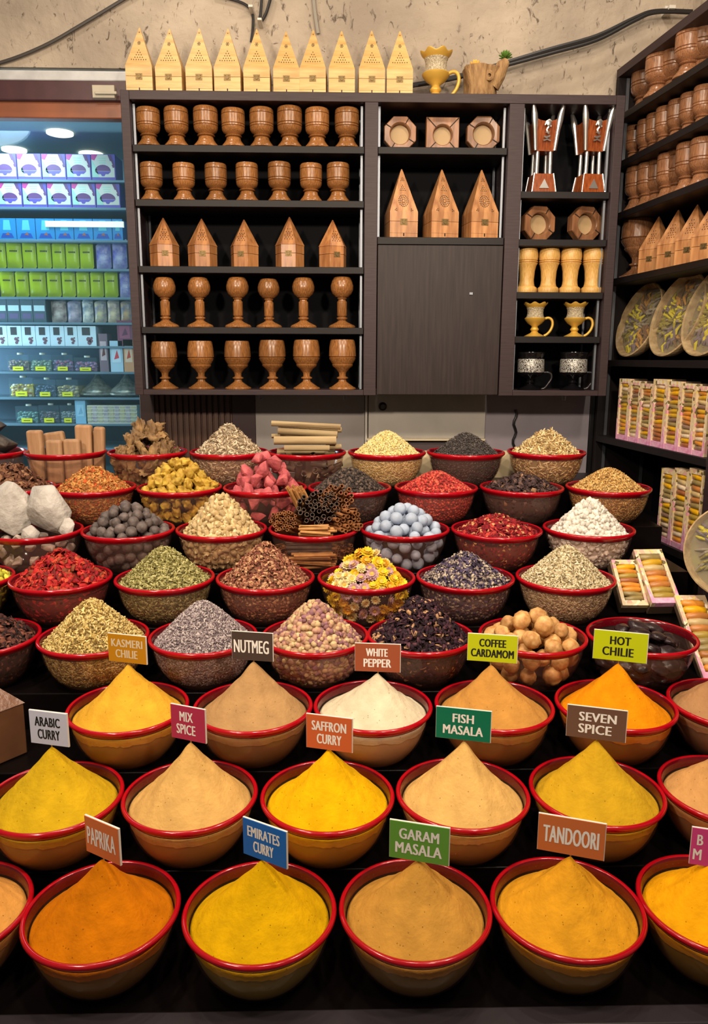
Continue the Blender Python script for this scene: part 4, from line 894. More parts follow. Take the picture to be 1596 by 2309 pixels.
rows_ = (('L1', 'barrel', (335, 398, 464, 526, 590, 653, 715, 782), 246, 'squat barrel goblet', 'topmost cabinet shelf', M_W1, 1.0),
         ('L2', 'barrel', (342, 415, 487, 557, 630, 701, 762), 370, 'squat barrel goblet', "cabinet's second shelf", M_W1, .94),
         ('L4', 'ball', (372, 450, 536, 606, 684, 771), 627, 'slender ball-topped goblet', "cabinet's fourth shelf", M_W1, 1.0),
         ('L5', 'wide', (371, 453, 536, 614, 691, 772), 768, 'wide-cupped goblet', "cabinet's bottom shelf", M_W1, 1.0))
for key, kind, xs, top, what, where, m, wf in rows_:
    for i, px in enumerate(xs):
        p, h = on_shelf(key, px, top + rg.uniform(-2, 3))
        goblet(kind, m, p, h, f'{what} on the {where}, {ORD[i]} from the shop window', f'{what}s on the {where}', rg.uniform(0, 6), wf=wf)
# pale cups
def solid_cup(px, i):
    p, h = on_shelf('R3', px, 561, .07); t = thing('wooden_cup', f'pale waisted wooden cup, {ORD[i]} of four from the closed door side', 'cup', p, rg.uniform(0, 6), 'pale waisted wooden cups'); t.scale = (h, h, h)
    a = MB(); a.lathe([(0, 0), (.235, 0), (.245, .02), (.245, .1), (.235, .125), (.2, .15), (.19, .16), (0, .16)], 28)
    b_ = MB(); b_.lathe([(0, .161), (.19, .161), (.175, .22), (.168, .3), (.182, .5), (.21, .62), (.235, .66), (.238, .675), (.212, .682), (.212, .69), (.24, .697), (.24, .715), (.212, .722), (.235, .74), (.245, .82), (.24, .9), (.215, 1), (.19, .99), (.18, .7), (0, .6)], 28)
    a.build('foot', M_PALE, t, 40); b_.build('cup', M_PALE, t, 40)
for i, px in enumerate((1188, 1237, 1286, 1336)): solid_cup(px, i)
# ------------------------------------------------------------------ incense houses
M_HOLE = mat('dark_hole', (38, 22, 14), .8)
M_BRASS = mat('old_brass', (116, 96, 60), .5, .7)
M_H1 = wood('house_pale_wood', (186, 144, 80), (216, 180, 116), .45, .06, axis=0)
M_H2 = wood('house_orange_wood', (150, 96, 54), (202, 146, 94), .4, .1, axis=2)
M_H3 = wood('house_brown_wood', (136, 84, 48), (190, 132, 80), .32, .12, axis=2)
def dots_of(style):
    D_ = []
    if style == 'pale':
        D_ += [(0, .88, .9), (0, .60, 1.3)] + [(.05 * math.cos(k * math.pi / 3), .60 + .05 * math.sin(k * math.pi / 3) * .8, .9) for k in range(6)]
        for r in range(5):
            for k in range(r + 1): D_.append(((k - r / 2) * .092, .415 - r * .062, 1.0))
        D_ += [(-.27, .17, 1), (.27, .17, 1)]
    elif style == 'tall':
        for rr, n_ in ((.055, 6), (.11, 12), (.165, 18)):
            D_ += [(rr * math.cos(k * 2 * math.pi / n_), .25 + rr * .8 * math.sin(k * 2 * math.pi / n_), 1.0) for k in range(n_)]
        for r in range(4):
            for k in range(r + 1): D_.append(((k - r / 2) * .06, .62 - r * .04, .9))
        for r in range(3):
            for k in range(r + 1): D_.append(((k - r / 2) * .05, .80 - r * .035, .8))
        for sx in (-1, 1): D_ += [(sx * .27, .06, 1), (sx * .31, .03, 1), (sx * .26, .02, 1)]
    else:
        for r, (n_, v) in enumerate(((2, .56), (3, .46), (2, .40), (4, .33), (3, .26), (4, .19))):
            for k in range(n_): D_.append(((k - (n_ - 1) / 2) * .10, v, 1.0))
    return D_
def house_proto(name, n, w, hb, h, style, m):
    """Box with n sides and a pointed pierced lid; the front face looks along -y."""
    ap = w / 2; R = ap / math.cos(math.pi / n); a0 = -math.pi / 2 + math.pi / n
    ring = lambda k, z: [(R * k * math.cos(a0 + 2 * math.pi * i / n), R * k * math.sin(a0 + 2 * math.pi * i / n), z) for i in range(n)]
    side = [(i, (i + 1) % n, (i + 1) % n + n, i + n) for i in range(n)]
    t = thing(name, 'x', 'incense burner')
    b_ = MB(); hs = hb * .62
    b_.add(ring(1, 0) + ring(1, hs), side + [tuple(range(n - 1, -1, -1)), tuple(range(n, 2 * n))])
    if style != 'hex':
        b_.box(-w * .5, w * .5, -ap - .0004, -ap + .001, hs * .28, hs * .29, 1); b_.box(-w * .02, w * .02, -ap - .0008, -ap + .001, hs * .1, hs * .3, 1)
    b_.build('box', [m, M_HOLE], t, 30, bevel=.0012)
    l = MB(); l.add(ring(1, hs + .0012) + ring(1, hb), side + [tuple(range(n - 1, -1, -1))])
    e = 1.035 if style == 'hex' else 1.0
    l.add(ring(e, hb) + ring(.04, h * .995) + [(0, 0, h)], side + [(n + i, n + (i + 1) % n, 2 * n) for i in range(n)] + [tuple(range(n - 1, -1, -1))])
    A = Vector((0, -ap * e, hb)); B = Vector((0, -ap * .04, h * .995)); up = (B - A); nn = Vector((0, -up.z, up.y)).normalized()
    if nn.y > 0: nn = -nn
    for u, v, s in dots_of(style):
        o = A + up * v + Vector((u * w * (1 if style == 'hex' else 1), 0, 0)) + nn * .0006; q = w * .021 * s; un = up.normalized()
        l.add([o + Vector((-q, 0, 0)), o - un * q * 1.25, o + Vector((q, 0, 0)), o + un * q * 1.25, o - nn * .0008], [(0, 1, 2, 3), (0, 4, 1), (1, 4, 2), (2, 4, 3), (3, 4, 0)], 1)
    l.build('lid', [m, M_HOLE], t, 30, fix=False)
    k = MB(); s = w * .125
    k.box(-s, s, -ap - .0016, -ap + .0002, hs - .001, hs + s * .75); k.box(-s, s, -ap - .0016, -ap + .0002, hs - s * .9, hs - .003)
    k.lathe([(s * .28, -.0012), (s * .5, -.0012), (s * .5, .0012), (s * .28, .0012), (s * .28, -.0012)], 14, 0, Matrix.Translation((0, -ap - .003, hs - s * .1)) @ Matrix.Rotation(math.pi / 2, 4, 'X'))
    k.box(-s * .25, s * .25, -ap - .0034, -ap, hs - s * .35, hs + s * .45)
    k.box(-s * .6, -s * .45, -ap - .002, -ap, hs + s * .2, hs + s * .45, 1); k.box(s * .45, s * .6, -ap - .002, -ap, hs + s * .2, hs + s * .45, 1)
    k.build('clasp', [M_BRASS, M_HOLE], t, 30)
    return t
def place(root, first, loc, rz, label, group, scale=None):
    if first:
        root.location = loc; root.rotation_euler = (0, 0, rz); root['label'] = label; root['group'] = group
        if scale: root.scale = (scale,) * 3 if not isinstance(scale, tuple) else scale
        return root
    return dup(root, loc, rz, label, scale, group)
# ten pale ones on the cabinet
Y = YC + .075; z = ZT + .0005; s_ = depth((-.4, Y, 2.6)) / F
pr = house_proto('incense_house', 4, 62 * s_, 53 * s_ * 1.02, at_y(453, 64, Y).z - z, 'pale', M_H1)
for i, px in enumerate((320, 387, 453, 517, 581, 646, 707, 770, 837, 900)):
    dz = (1, .985, 1, 1, 1, .97, 1, .99, 1.0, 1.0)[i]; x = at_y(px, 180, Y).x
    place(pr, i == 0, (x, Y, z), rg.uniform(-.05, .05), f'pale wooden pointed incense house on the cabinet top, {ORD[i]} from the shop window', 'pale incense houses on the cabinet', (.95, .95, dz))
# five six-sided ones
p, h = on_shelf('L3', 370, 491, .07)
s_ = depth(p) / F; pr = house_proto('incense_house', 6, 56 * s_, 47 * s_, h, 'hex', M_H3)
for i, (px, top, rz) in enumerate(((370, 491, .25), (456, 493, .15), (551, 495, -.2), (653, 489, -.05), (750, 496, .35))):
    p, hh = on_shelf('L3', px, top, .07); place(pr, i == 0, p, rz, f'six-sided brown incense house on the third cabinet shelf, {ORD[i]} from the shop window', 'six-sided incense houses', (1, 1, hh / h))
# three tall ones
p, h = on_shelf('M2', 992, 382, .08); s_ = depth(p) / F; pr = house_proto('incense_house', 4, 63 * s_, 55 * s_, h, 'tall', M_H2)
for i, (px, rz) in enumerate(((904, .14), (994, .2), (1083, .18))):
    p, hh = on_shelf('M2', px, 382, .08); place(pr, i == 0, p, rz, f'tall orange pyramid incense house above the closed door, {ORD[i]} from the goblets', 'tall pyramid incense houses')
# ------------------------------------------------------------------ ashtrays standing on edge
M_DISH = mat('tan_dish', (182, 152, 110), .6)
def ashtray(key, px, py, sides, dpx, label, rz=0.0):
    p, h = on_shelf(key, px, py - dpx / 2, .085); s = depth(p) / F; R = dpx * s / 2
    t = thing('wooden_ashtray', label, 'ashtray', (p.x, p.y, p.z + R * 1.0), rz, 'wooden ashtrays standing on edge')
    X90 = Matrix.Rotation(math.pi / 2, 4, 'X'); off = math.pi / sides; n = 48; f = MB()
    def poly(a, rad):                                   # distance to the outline at angle a
        q = ((a - off) % (2 * math.pi / sides)) - math.pi / sides; q = (a % (2 * math.pi / sides)) - math.pi / sides
        return rad * math.cos(math.pi / sides) / math.cos(q) if sides == 8 else rad / math.cos(((a + math.pi / 4) % (math.pi / 2)) - math.pi / 4)
    V, Fc = [], []; th = R * .5
    lay = [(0, -th, 0), (1, -th, 0), (1, th * .0, 0), (.96, th * .1, 0), (.62, th * .12, 1), (.58, th * .04, 1), (.56, -th * .75, 1), (.50, -th * .82, 1)]
    for k, zz, circ in lay:
        for i in range(n):
            a = 2 * math.pi * i / n + off * (0 if sides == 4 else 1); r = R * k if circ else poly(2 * math.pi * i / n + (0 if sides == 8 else 0), R) * k
            V.append((r * math.cos(2 * math.pi * i / n), r * math.sin(2 * math.pi * i / n), zz))
    for j in range(1, len(lay) - 1):
        for i in range(n): i2 = (i + 1) % n; Fc.append((j * n + i, j * n + i2, (j + 1) * n + i2, (j + 1) * n + i))
    Fc.append(tuple(range(n, 2 * n)))
    RT = X90 @ Matrix.Rotation(math.pi / 8 if sides == 8 else 0, 4, 'Z') if sides == 8 else X90
    f.add(V, Fc, 0, RT)
    for k in range(4):
        a = math.pi / 4 + k * math.pi / 2 + (.25 if sides == 8 else 0); M = X90 @ Matrix.Rotation(a, 4, 'Z')
        r1 = R * (.94 if sides == 8 else 1.34); f.box(R * .6, r1, -R * .025, R * .025, th * .08, th * .16, 1, M)
    f.build('frame', [M_W2, M_HOLE], t, 30, fix=False)
    d = MB(); d.lathe([(0, -th * .82), (R * .5, -th * .82), (R * .53, -th * .72), (R * .48, -th * .74), (0, -th * .76)], 36, 0, X90); d.build('dish', M_DISH, t)
    return t
ashtray('M1', 902, 292, 8, 78, 'octagonal wooden ashtray above the tall houses, nearest the goblets')
ashtray('M1', 998, 293, 4, 74, 'square wooden ashtray between two octagonal ones')
ashtray('M1', 1090, 293, 8, 80, 'octagonal wooden ashtray above the tall houses, nearest the metal-horned burners')
ashtray('R2', 1217, 500, 8, 80, 'octagonal wooden ashtray below the metal-horned burners, nearest the closed door', .2)
ashtray('R2', 1323, 501, 8, 80, 'octagonal wooden ashtray below the metal-horned burners, nearest the side unit', .25)
# ------------------------------------------------------------------ horned incense burners
M_RED = wood('glossy_red_wood', (118, 56, 26), (164, 86, 44), .2, .06)
M_SIL = mat('silver_metal', (205, 202, 198), .28, .85)
def burner(px, label, rz):
    p, h = on_shelf('R1', px, 238, .075); t = thing('horned_burner', label, 'incense burner', p, rz, 'horned incense burners'); t.scale = (h, h, h)
    sq = lambda r, z: [(-r, -r, z), (r, -r, z), (r, r, z), (-r, r, z)]
    side = [(i, (i + 1) % 4, (i + 1) % 4 + 4, i + 4) for i in range(4)]; caps = [(3, 2, 1, 0), (4, 5, 6, 7)]
    b_ = MB(); b_.add(sq(.145, 0) + sq(.115, .22), side + caps); o = b_.build('base', M_RED, t, 30, bevel=.004)
    e = MB()
    e.prism([(-.06, .05), (.06, .05), (.03, .10), (0, .155), (-.03, .10)], -.148, -.1, 0); e.build('triangle_inlay', M_SIL, o, 30)
    for sx in (-1, 1):
        for sy in (-1, 1):
            l = MB(); l.tube([(sx * .082, sy * .082, .215), (sx * .078, sy * .078, .49)], .024, 12); l.build('leg', M_SIL, t)
    w = MB()
    for k in range(4):
        M = Matrix.Rotation(k * math.pi / 2, 4, 'Z'); b0, b1, z0, z1 = .112, .155, .48, .835
        top = [(b1 * u, z1 - .045 * (1 - u * u) ** .8) for u in (-1, -.6, -.3, 0, .3, .6, 1)]
        V = [(-b0, -b0, z0), (b0, -b0, z0)] + [(x, -b1 + (1 - z / z1) * .12, z) for x, z in reversed(top)]
        w.add(V + [(x, y + .012, z) for x, y, z in V], [tuple(range(9)), tuple(range(17, 8, -1))] + [(i, (i + 1) % 9, (i + 1) % 9 + 9, i + 9) for i in range(9)], 0, M)
    w.box(-.112, .112, -.112, .112, .47, .49); w.build('bowl', M_RED, t, 30, fix=False)
    for sx in (-1, 1):
        for sy in (-1, 1):
            hn = MB(); hn.tube([(sx * .115, sy * .115, .475), (sx * .138, sy * .138, .7), (sx * .150, sy * .150, .80), (sx * .158, sy * .158, .86), (sx * .186, sy * .186, .985), (sx * .189, sy * .189, 1.0)], [.020, .026, .038, .036, .014, .008], 10); hn.build('horn', M_SIL, t)
            s = MB(); s.tube([(sx * .146, sy * .146, 0.004), (sx * .116, sy * .116, .222)], .009, 6); s.build('corner_strip', M_SIL, t)
    c = MB(); Y_ = -.165
    def strip(pts, r): c.tube([(x, -.125 - (z - .48) * .2 - .004, z) for x, z in pts], r, 6)
    c.ell((.008, -.188, .755), (.03, .008, .034)); strip([(-.034, .735), (-.02, .775), (.012, .795), (.042, .775)], .010); strip([(.03, .735), (.036, .72)], .012); strip([(.012, .72), (-.008, .69), (.0, .665), (.022, .65)], .014)
    strip([(-.03, .62), (.0, .61), (.04, .625)], .012); strip([(-.035, .575), (.01, .59), (.05, .575)], .010); strip([(-.02, .66), (.03, .67)], .006)
    c.build('silver_emblem', M_SIL, t)
burner(1222, 'red wooden incense burner with silver horns and emblem, nearest the ashtrays', .06)
burner(1331, 'red wooden incense burner with silver horns and emblem, nearest the side unit', .14)
# ------------------------------------------------------------------ metal cups with handles
M_GOLD = mat('golden_metal', (212, 168, 72), .42, .25)
M_BAND = mat('embossed_silver', (214, 200, 170), .5, .3, rgb2=(166, 150, 122), vscale=30, bump=.8, bscale=24)
def gold_cup(loc, h, label, rz):
    t = thing('metal_cup', label, 'cup', loc, rz, 'golden ruffled cups'); t.scale = (h, h, h)
    a = MB(); a.lathe([(0, 0), (.30, 0), (.31, .02), (.25, .05), (.13, .11), (.09, .16), (.125, .2), (.13, .23), (.09, .28), (.1, .32), (.22, .40), (.30, .50), (.315, .54), (.29, .565), (0, .56)], 28); a.build('foot', M_GOLD, t, 50)
    b_ = MB(); b_.lathe([(0, .561), (.275, .561), (.25, .62), (.235, .70), (.245, .80), (.27, .86), (0, .86)], 28); b_.build('band', M_BAND, t, 50)
    r = MB(); r.lathe([(.26, .861), (.29, .90), (.345, .96), (.35, .985), (.33, .99), (.26, .93), (.22, .90), (0, .88)], 48, wave=lambda j, a, q, z: (q * (1 + .06 * math.cos(7 * a) * (.2 < q) * (z > .9)), z + .03 * math.cos(7 * a) * (z > .92))); r.build('ruffled_rim', M_GOLD, t, 50)
    hd = MB(); hd.tube(curve([(.28, 0, .53), (.40, 0, .56), (.50, 0, .50), (.53, 0, .36), (.48, 0, .2), (.38, 0, .08), (.29, 0, .03)]), .040, 12); hd.build('handle', M_GOLD, t)
p, h = on_shelf('R4', 1206, 683, .06); gold_cup(p, h, 'golden cup with ruffled rim and handle under the pale cups, nearest the closed door', -.1)
p, h = on_shelf('R4', 1296, 683, .06); gold_cup(p, h, 'golden cup with ruffled rim and handle under the pale cups, nearest the side unit', -.1)
p = at_y(982, 200, YC + .08); gold_cup((p.x, p.y, ZT), at_y(982, 118, YC + .08).z - ZT, 'golden cup with ruffled rim and handle standing on top of the cabinet', -.35)
M_BLKG = mat('black_glaze', (16, 15, 17), .15)
M_PAT = mat('silver_pattern', (190, 186, 178), .45, .3, rgb2=(14, 13, 14), vscale=38, stretch=(1, 1, 1.3))
m_ = M_PAT.node_tree.nodes
for n_ in m_:
    if n_.type == 'VALTORGB': n_.color_ramp.elements[0].position = .46; n_.color_ramp.elements[1].position = .5
for px, lab in ((1196, 'black goblet mug with silver patterned band, nearest the closed door'), (1292, 'black goblet mug with silver patterned band, nearest the side unit')):
    p, h = on_shelf('R5', px, 794, .06); t = thing('black_mug', lab, 'mug', p, -.1, 'black goblet mugs'); t.scale = (h, h, h)
    a = MB(); a.lathe([(0, 0), (.32, 0), (.335, .02), (.28, .05), (.1, .12), (.075, .17), (.12, .2), (.08, .25), (.1, .3), (.27, .38), (.35, .44), (.36, .47), (0, .47)], 28); a.build('foot', M_BLKG, t, 50)
    b_ = MB(); b_.lathe([(0, .471), (.355, .471), (.36, .5), (.35, .8), (.34, .82), (0, .82)], 28); b_.build('patterned_band', M_PAT, t, 50)
    r = MB(); r.lathe([(.34, .821), (.335, .86), (.355, .93), (.37, .97), (.365, 1), (.34, .995), (.31, .9), (0, .86)], 28); r.build('rim', M_BLKG, t, 50)
    hd = MB(); hd.tube(curve([(.32, 0, .46), (.45, 0, .47), (.55, 0, .42), (.56, 0, .3), (.49, 0, .18), (.40, 0, .06), (.31, 0, .03)]), .024, 12); hd.build('handle', mat('black_enamel', (70, 66, 68), .2, .5), t)
# ------------------------------------------------------------------ driftwood planter on the cabinet
p = at_y(1082, 205, YC + .09); st_ = thing('driftwood_planter', 'knotty driftwood stump planter holding two small plants on the cabinet top', 'planter', (p.x, p.y, ZT + .001))
b_ = MB(); b_.lathe([(0, 0), (.052, 0), (.058, .01), (.054, .04), (.060, .08), (.066, .105), (.05, .112), (.04, .095), (0, .09)], 28, wave=lambda j, a, r, z: (r * (1.05 + .1 * math.sin(3 * a + z * 20) + .05 * math.sin(7 * a)), z))
b_.tube([(.04, -.01, .05), (.062, -.02, .085), (.075, -.02, .115), (.088, -.015, .128)], [.03, .026, .022, .016], 10)
b_.lathe([(0.006, .0), (.014, .003), (.018, .0), (.014, -.012), (.006, -.01)], 12, 0, Matrix.Translation((.022, -.058, .07)) @ Matrix.Rotation(math.pi / 2, 4, 'X'))
b_.build('stump', mat('driftwood', (186, 148, 98), .8, rgb2=(128, 92, 58), vscale=9, stretch=(8, 8, 1.5), bump=.4, bscale=30), st_, 60)
def rosette(pos, r, m, n=26, seed=1):
    q = MB(); rd = random.Random(seed)
    for k in range(n):
        a = k * 2.4; el = .15 + 1.2 * k / n; d = Vector((math.cos(a) * math.cos(el), math.sin(a) * math.cos(el), math.sin(el))); c = Vector(pos) + d * r * .55
        q.ell((0, 0, 0), (r * .2, r * .09, r * .5), 0, 8, 5, Matrix.Translation(c) @ rot_to(d))
    return q.build('small_plant', m, st_, 60)
rosette((-.022, -.01, .105), .03, mat('orange_bloom', (236, 180, 84), .7), 24); rosette((.086, -.01, .142), .026, mat('green_leaves', (88, 128, 44), .6), 26)

# ------------------------------------------------------------------ goods on the side unit
def ubase(key, px, py_base, d):
    s, z, p = at_unit(px, py_base, d); return s
names_u = {'U1': "side unit's top shelf", 'U2': "side unit's second shelf", 'U3': "side unit's third shelf"}
gob = (('U1', 'barrel', ((1461, 144, .09), (1489, 121, .05), (1528, 99, .09), (1560, 67, .05), (1594, 44, .09)), M_W2, 1.0),
       ('U2', 'barrel', ((1433, 286, .08), (1459, 272, .08), (1481, 258, .09), (1503, 243, .08), (1531, 227, .08), (1559, 212, .08), (1590, 195, .08)), M_W2, .80),
       ('U3', 'barrel', ((1440, 376, .07), (1466, 369, .08), (1488, 360, .1), (1512, 348, .08), (1534, 338, .1), (1556, 324, .07), (1588, 313, .07)), M_W2, .84))
for key, kind, lst, m, wf in gob:
    for i, (px, top, d) in enumerate(lst):
        s, z, p = at_unit(px, top, d); h = min(z - uz[key], .2)
        goblet(kind, m, upt(s, d, uz[key]), h, f"turned goblet on the {names_u[key]}, {ORD[i]} from the cabinet", f"goblets on the {names_u[key]}", rg.uniform(0, 6), wf=wf)
s, z, p = at_unit(1441, 492, .09); goblet('wide', M_W2, upt(s, .09, uz['U4']), z - uz['U4'], 'wide-cupped goblet standing beside the pointed houses on the side unit', 'goblets on the fourth side shelf')
s, z, p = at_unit(1510, 480, .09); pr = house_proto('incense_house', 4, .088, .085, .2, 'hex', M_H2)
for i, (px, top) in enumerate(((1486, 488), (1530, 473), (1573, 461), (1612, 452))):
    s, z, p = at_unit(px, top, .09); h = z - uz['U4']; place(pr, i == 0, upt(s, .09, uz['U4']), math.pi / 2 * -1 + ANG + .5, f'pointed wooden house on the side unit, {ORD[i]} from the wide goblet', 'pointed houses on the side unit', (1, 1, h / .2))
# round trays of spices
M_WICK = mat('pale_wicker', (206, 178, 132), .8, rgb2=(160, 128, 86), vscale=40, bump=.3)
M_FILM = clear_mat('cling_film', (.93, .93, .9), gloss=.09, milk=.10, milk_rgb=(200, 196, 180), rough=.12)
M_LINER = mat('mixed_herb_bed', (126, 108, 100), .8, rgb2=(150, 138, 92), vscale=14)
tray_items = [mat('tray_yellow', (212, 196, 24), .6), mat('tray_olive', (150, 136, 50), .7), mat('tray_brown', (120, 84, 50), .7), mat('tray_grey', (150, 136, 120), .7), mat('tray_ochre', (196, 140, 50), .7), mat('tray_violet', (122, 104, 116), .7)]
def tray(M, R, label, seed):
    t = thing('spice_tray', label, 'spice tray', (0, 0, 0), 0, 'round wrapped spice trays'); t.matrix_world = M; t.rotation_euler = M.to_euler(); t.location = M.translation
    a = MB(); a.lathe([(0, -.02), (R * .86, -.02), (R * .93, -.01), (R, .018), (R * 1.0, .026), (R * .97, .028), (R * .93, .02), (R * .88, 0), (0, -.004)], 44, wave=lambda j, an, r, z: (r * (1 + .008 * math.sin(22 * an)), z)); a.build('basket', M_WICK, t, 50); u = MB(); u.lathe([(R * .9, .004), (R * .5, .0005), (0, -.001)], 44); u.build('liner', M_LINER, t)
    rd = random.Random(seed)
    for k in range(7):
        a0 = 2 * math.pi * k / 7; c_ = Vector((math.cos(a0), math.sin(a0), 0)) * R * .55 if k else Vector((0, 0, 0)); b_ = MB(); m1 = [(0, 3), (3, 1), (4, 2), (0, 5), (1, 3), (5, 0), (2, 4)][k]
        for q in range(18):
            L_ = R * rd.uniform(.28, .55); th = rd.gauss(a0 if k else .4, .35); cc = c_ + Vector((rd.uniform(-1, 1), rd.uniform(-1, 1), 0)) * R * .24; dv = Vector((math.cos(th), math.sin(th), 0)) * L_ / 2
            if cc.length > R * .78: cc *= R * .78 / cc.length
            b_.tube([cc - dv * .7 + Vector((0, 0, .004)), cc + Vector((0, 0, .010 + rd.random() * .006)), cc + dv * .7 + Vector((0, 0, .004))], [R * .02, R * .036, R * .02], 6, 0 if rd.random() < .6 else 1)
        tag(b_.build('spice_portion', [tray_items[m1[0]], tray_items[m1[1]]], t), kind='stuff')
    f = MB(); f.lathe([(R * .985, .0275), (R * .8, .029), (R * .4, .0295), (0, .030)], 44); f.build('cling_film', M_FILM, t, fix=False)
def facing(pos, nrm, upv=(0, 0, 1)):
    n_ = Vector(nrm).normalized(); x = Vector(upv).cross(n_).normalized(); y = n_.cross(x); M = Matrix.Identity(4)
    for i in range(3): M[i][0], M[i][1], M[i][2], M[i][3] = x[i], y[i], n_[i], Vector(pos)[i]
    return M
for i, (px, lab) in enumerate(((1452, 'round wrapped spice tray leaning on the side unit, nearest the cabinet'), (1538, 'round wrapped spice tray leaning on the side unit, second from the cabinet'), (1622, 'round wrapped spice tray at the picture edge, third from the cabinet'))):
    R = .145 + .006 * i; s, z, p = at_unit(px, 715, .10); tl = .30
    nrm = (-N_ * math.cos(.02) + T_ * math.sin(.02)).normalized() * math.cos(tl) + Vector((0, 0, math.sin(tl)))
    tray(facing(upt(s, .10, uz['U5'] + R * math.cos(tl) + .006), nrm), R, lab, 20 + i)
# floral cartons of spice packets
m_fl = mat('floral_carton', (222, 196, 160), .6, rgb2=(206, 160, 140), vscale=11)
nt = m_fl.node_tree; N, L = nt.nodes, nt.links
vo = N.new('ShaderNodeTexVoronoi'); vo.inputs['Scale'].default_value = 90; rp = N.new('ShaderNodeValToRGB')
rp.color_ramp.interpolation = 'CONSTANT'; E_ = rp.color_ramp.elements
E_[0].position = 0; E_[0].color = lin((222, 200, 160)); E_[1].position = .42; E_[1].color = lin((216, 176, 150))
for pos, cc in ((.6, (236, 220, 190)), (.74, (110, 96, 60)), (.82, (230, 204, 120)), (.92, (226, 160, 170))):
    e = E_.new(pos); e.color = lin(cc)
tcn = N.new('ShaderNodeTexCoord'); L.new(tcn.outputs['Object'], vo.inputs['Vector']); sp = N.new('ShaderNodeSeparateColor'); L.new(vo.outputs['Color'], sp.inputs[0]); L.new(sp.outputs[0], rp.inputs[0])
L.new(rp.outputs[0], N['Principled BSDF'].inputs['Base Color'])
m_pk = mat('pink_flower_border', (222, 130, 180), .6, rgb2=(236, 190, 210), vscale=60)
m_bk = mat('brown_card', (84, 66, 50), .7)
pk_cols = [(206, 160, 40), (186, 120, 60), (150, 130, 80), (226, 170, 20), (160, 96, 56), (198, 172, 120), (140, 110, 90), (214, 140, 50), (224, 200, 170), (168, 140, 60)]
M_PK = [mat(f'packet_{i}', c_, .35, var=.15, vscale=40) for i, c_ in enumerate(pk_cols)]
def carton(name, W, Hh, Dp, n, seed, pink=True):
    """Window carton: the window looks along -y, x across, z up; packets lie across it."""
    t = thing(name, 'x', 'carton'); b_ = MB(); e = W * .13; et, eb = W * .2, W * .22
    b_.box(-W / 2, W / 2, Dp * .35, Dp, 0, Hh, 1)
    b_.box(-W / 2, -W / 2 + e, 0, Dp * .35, 0, Hh, 0); b_.box(W / 2 - e, W / 2, 0, Dp * .35, 0, Hh, 0); b_.box(-W / 2 + e, W / 2 - e, 0, Dp * .35, Hh - et, Hh, 0); b_.box(-W / 2 + e, W / 2 - e, 0, Dp * .35, 0, eb, 2 if pink else 0)
    if pink:
        for sx in (-1, 1): b_.prism([(sx * W / 2, 0), (sx * (W / 2 - e), 0), (sx * (W / 2 - e * .9), Hh * .12), (sx * W * .46, Hh * .26), (sx * W / 2, Hh * .34)], -.0008, .0005, 2)
    b_.build('box', [m_fl, m_bk, m_pk], t, 30, fix=False)
    rd = random.Random(seed); hh = (Hh - et - eb) / n
    for k in range(n):
        z = eb + hh * (k + .5); q = MB(); tl = rd.uniform(-.12, .12)
        M = Matrix.Translation((0, Dp * .16, z)) @ Matrix.Rotation(tl, 4, 'Y')
        r = hh * .60; w_ = W / 2 - e * .95; P_ = [(-w_, 0, 0), (-w_ * .8, 0, 0), (0, -.001, 0), (w_ * .8, 0, 0), (w_, 0, 0)]
        q.tube([M @ Vector(v) for v in P_], [r * .45, r * .85, r, r * .85, r * .45], 12); q.build('spice_packet', M_PK[rd.randrange(len(M_PK))], t, 75)
    return t
def carton_at(t, o, x, y_, z):                           # local x, y, z axes given as world vectors
    M = Matrix.Identity(4)
    for i in range(3): M[i][0], M[i][1], M[i][2] = x[i], y_[i], z[i]
    t.rotation_euler = M.to_euler(); t.location = o; return t
for i, (px0, px1, top) in enumerate(((1390, 1414, 851), (1414, 1438, 856), (1438, 1466, 862), (1466, 1497, 852), (1497, 1529, 857), (1529, 1561, 862), (1561, 1592, 868))):
    d = .012; s0, s1 = at_unit(px0, 950, d)[0], at_unit(px1, 950, d)[0]; W = abs(s1 - s0) - .002; z1 = at_unit((px0 + px1) / 2, top + 3, d)[1]; Hh = z1 - uz['U6']
    t = carton('spice_carton', W, Hh, .07, 13, 60 + i); carton_at(t, upt((s0 + s1) / 2, d, uz['U6'] + .0005), T_, N_, Vector((0, 0, 1)))
    tag(t, f'tall floral spice carton on the shelf under the round trays, {ORD[i]} from the cabinet', None, 'floral cartons on the sixth side shelf')
for i, (px0, px1) in enumerate(((1484, 1513), (1513, 1546), (1546, 1580))):
    d = .012; s0, s1 = at_unit(px0, 1150, d)[0], at_unit(px1, 1150, d)[0]; W = abs(s1 - s0) - .002; z1 = at_unit(px0 + 5, 1054, d)[1]; Hh = z1 - uz['U7']
    t = carton('spice_carton', W, Hh, .07, 13, 80 + i); carton_at(t, upt((s0 + s1) / 2, d, uz['U7'] + .0005), T_, N_, Vector((0, 0, 1)))
    tag(t, f'tall floral spice carton on the lowest side shelf, {ORD[i]} from the cabinet', None, 'floral cartons on the lowest side shelf')
def lying(tl, tr, bl, y_top, y_bot, n, seed, lab, pink, dp):
    """Carton leaning back on the tiers: window corners from the photograph at the depths of its upper and lower end."""
    A, B, Cc = at_y(*tl, y_top), at_y(*tr, y_top), at_y(*bl, y_bot); x = (B - A).normalized(); zv = (A - Cc); zv = zv - x * zv.dot(x); Hh = zv.length; zv.normalize(); yv = zv.cross(x).normalized(); W = (B - A).length
    t = carton('leaning_carton', W, Hh, dp, n, seed, pink); carton_at(t, Cc + x * (W / 2 ), x, yv, zv); tag(t, lab, None, 'floral cartons leaning on the table')
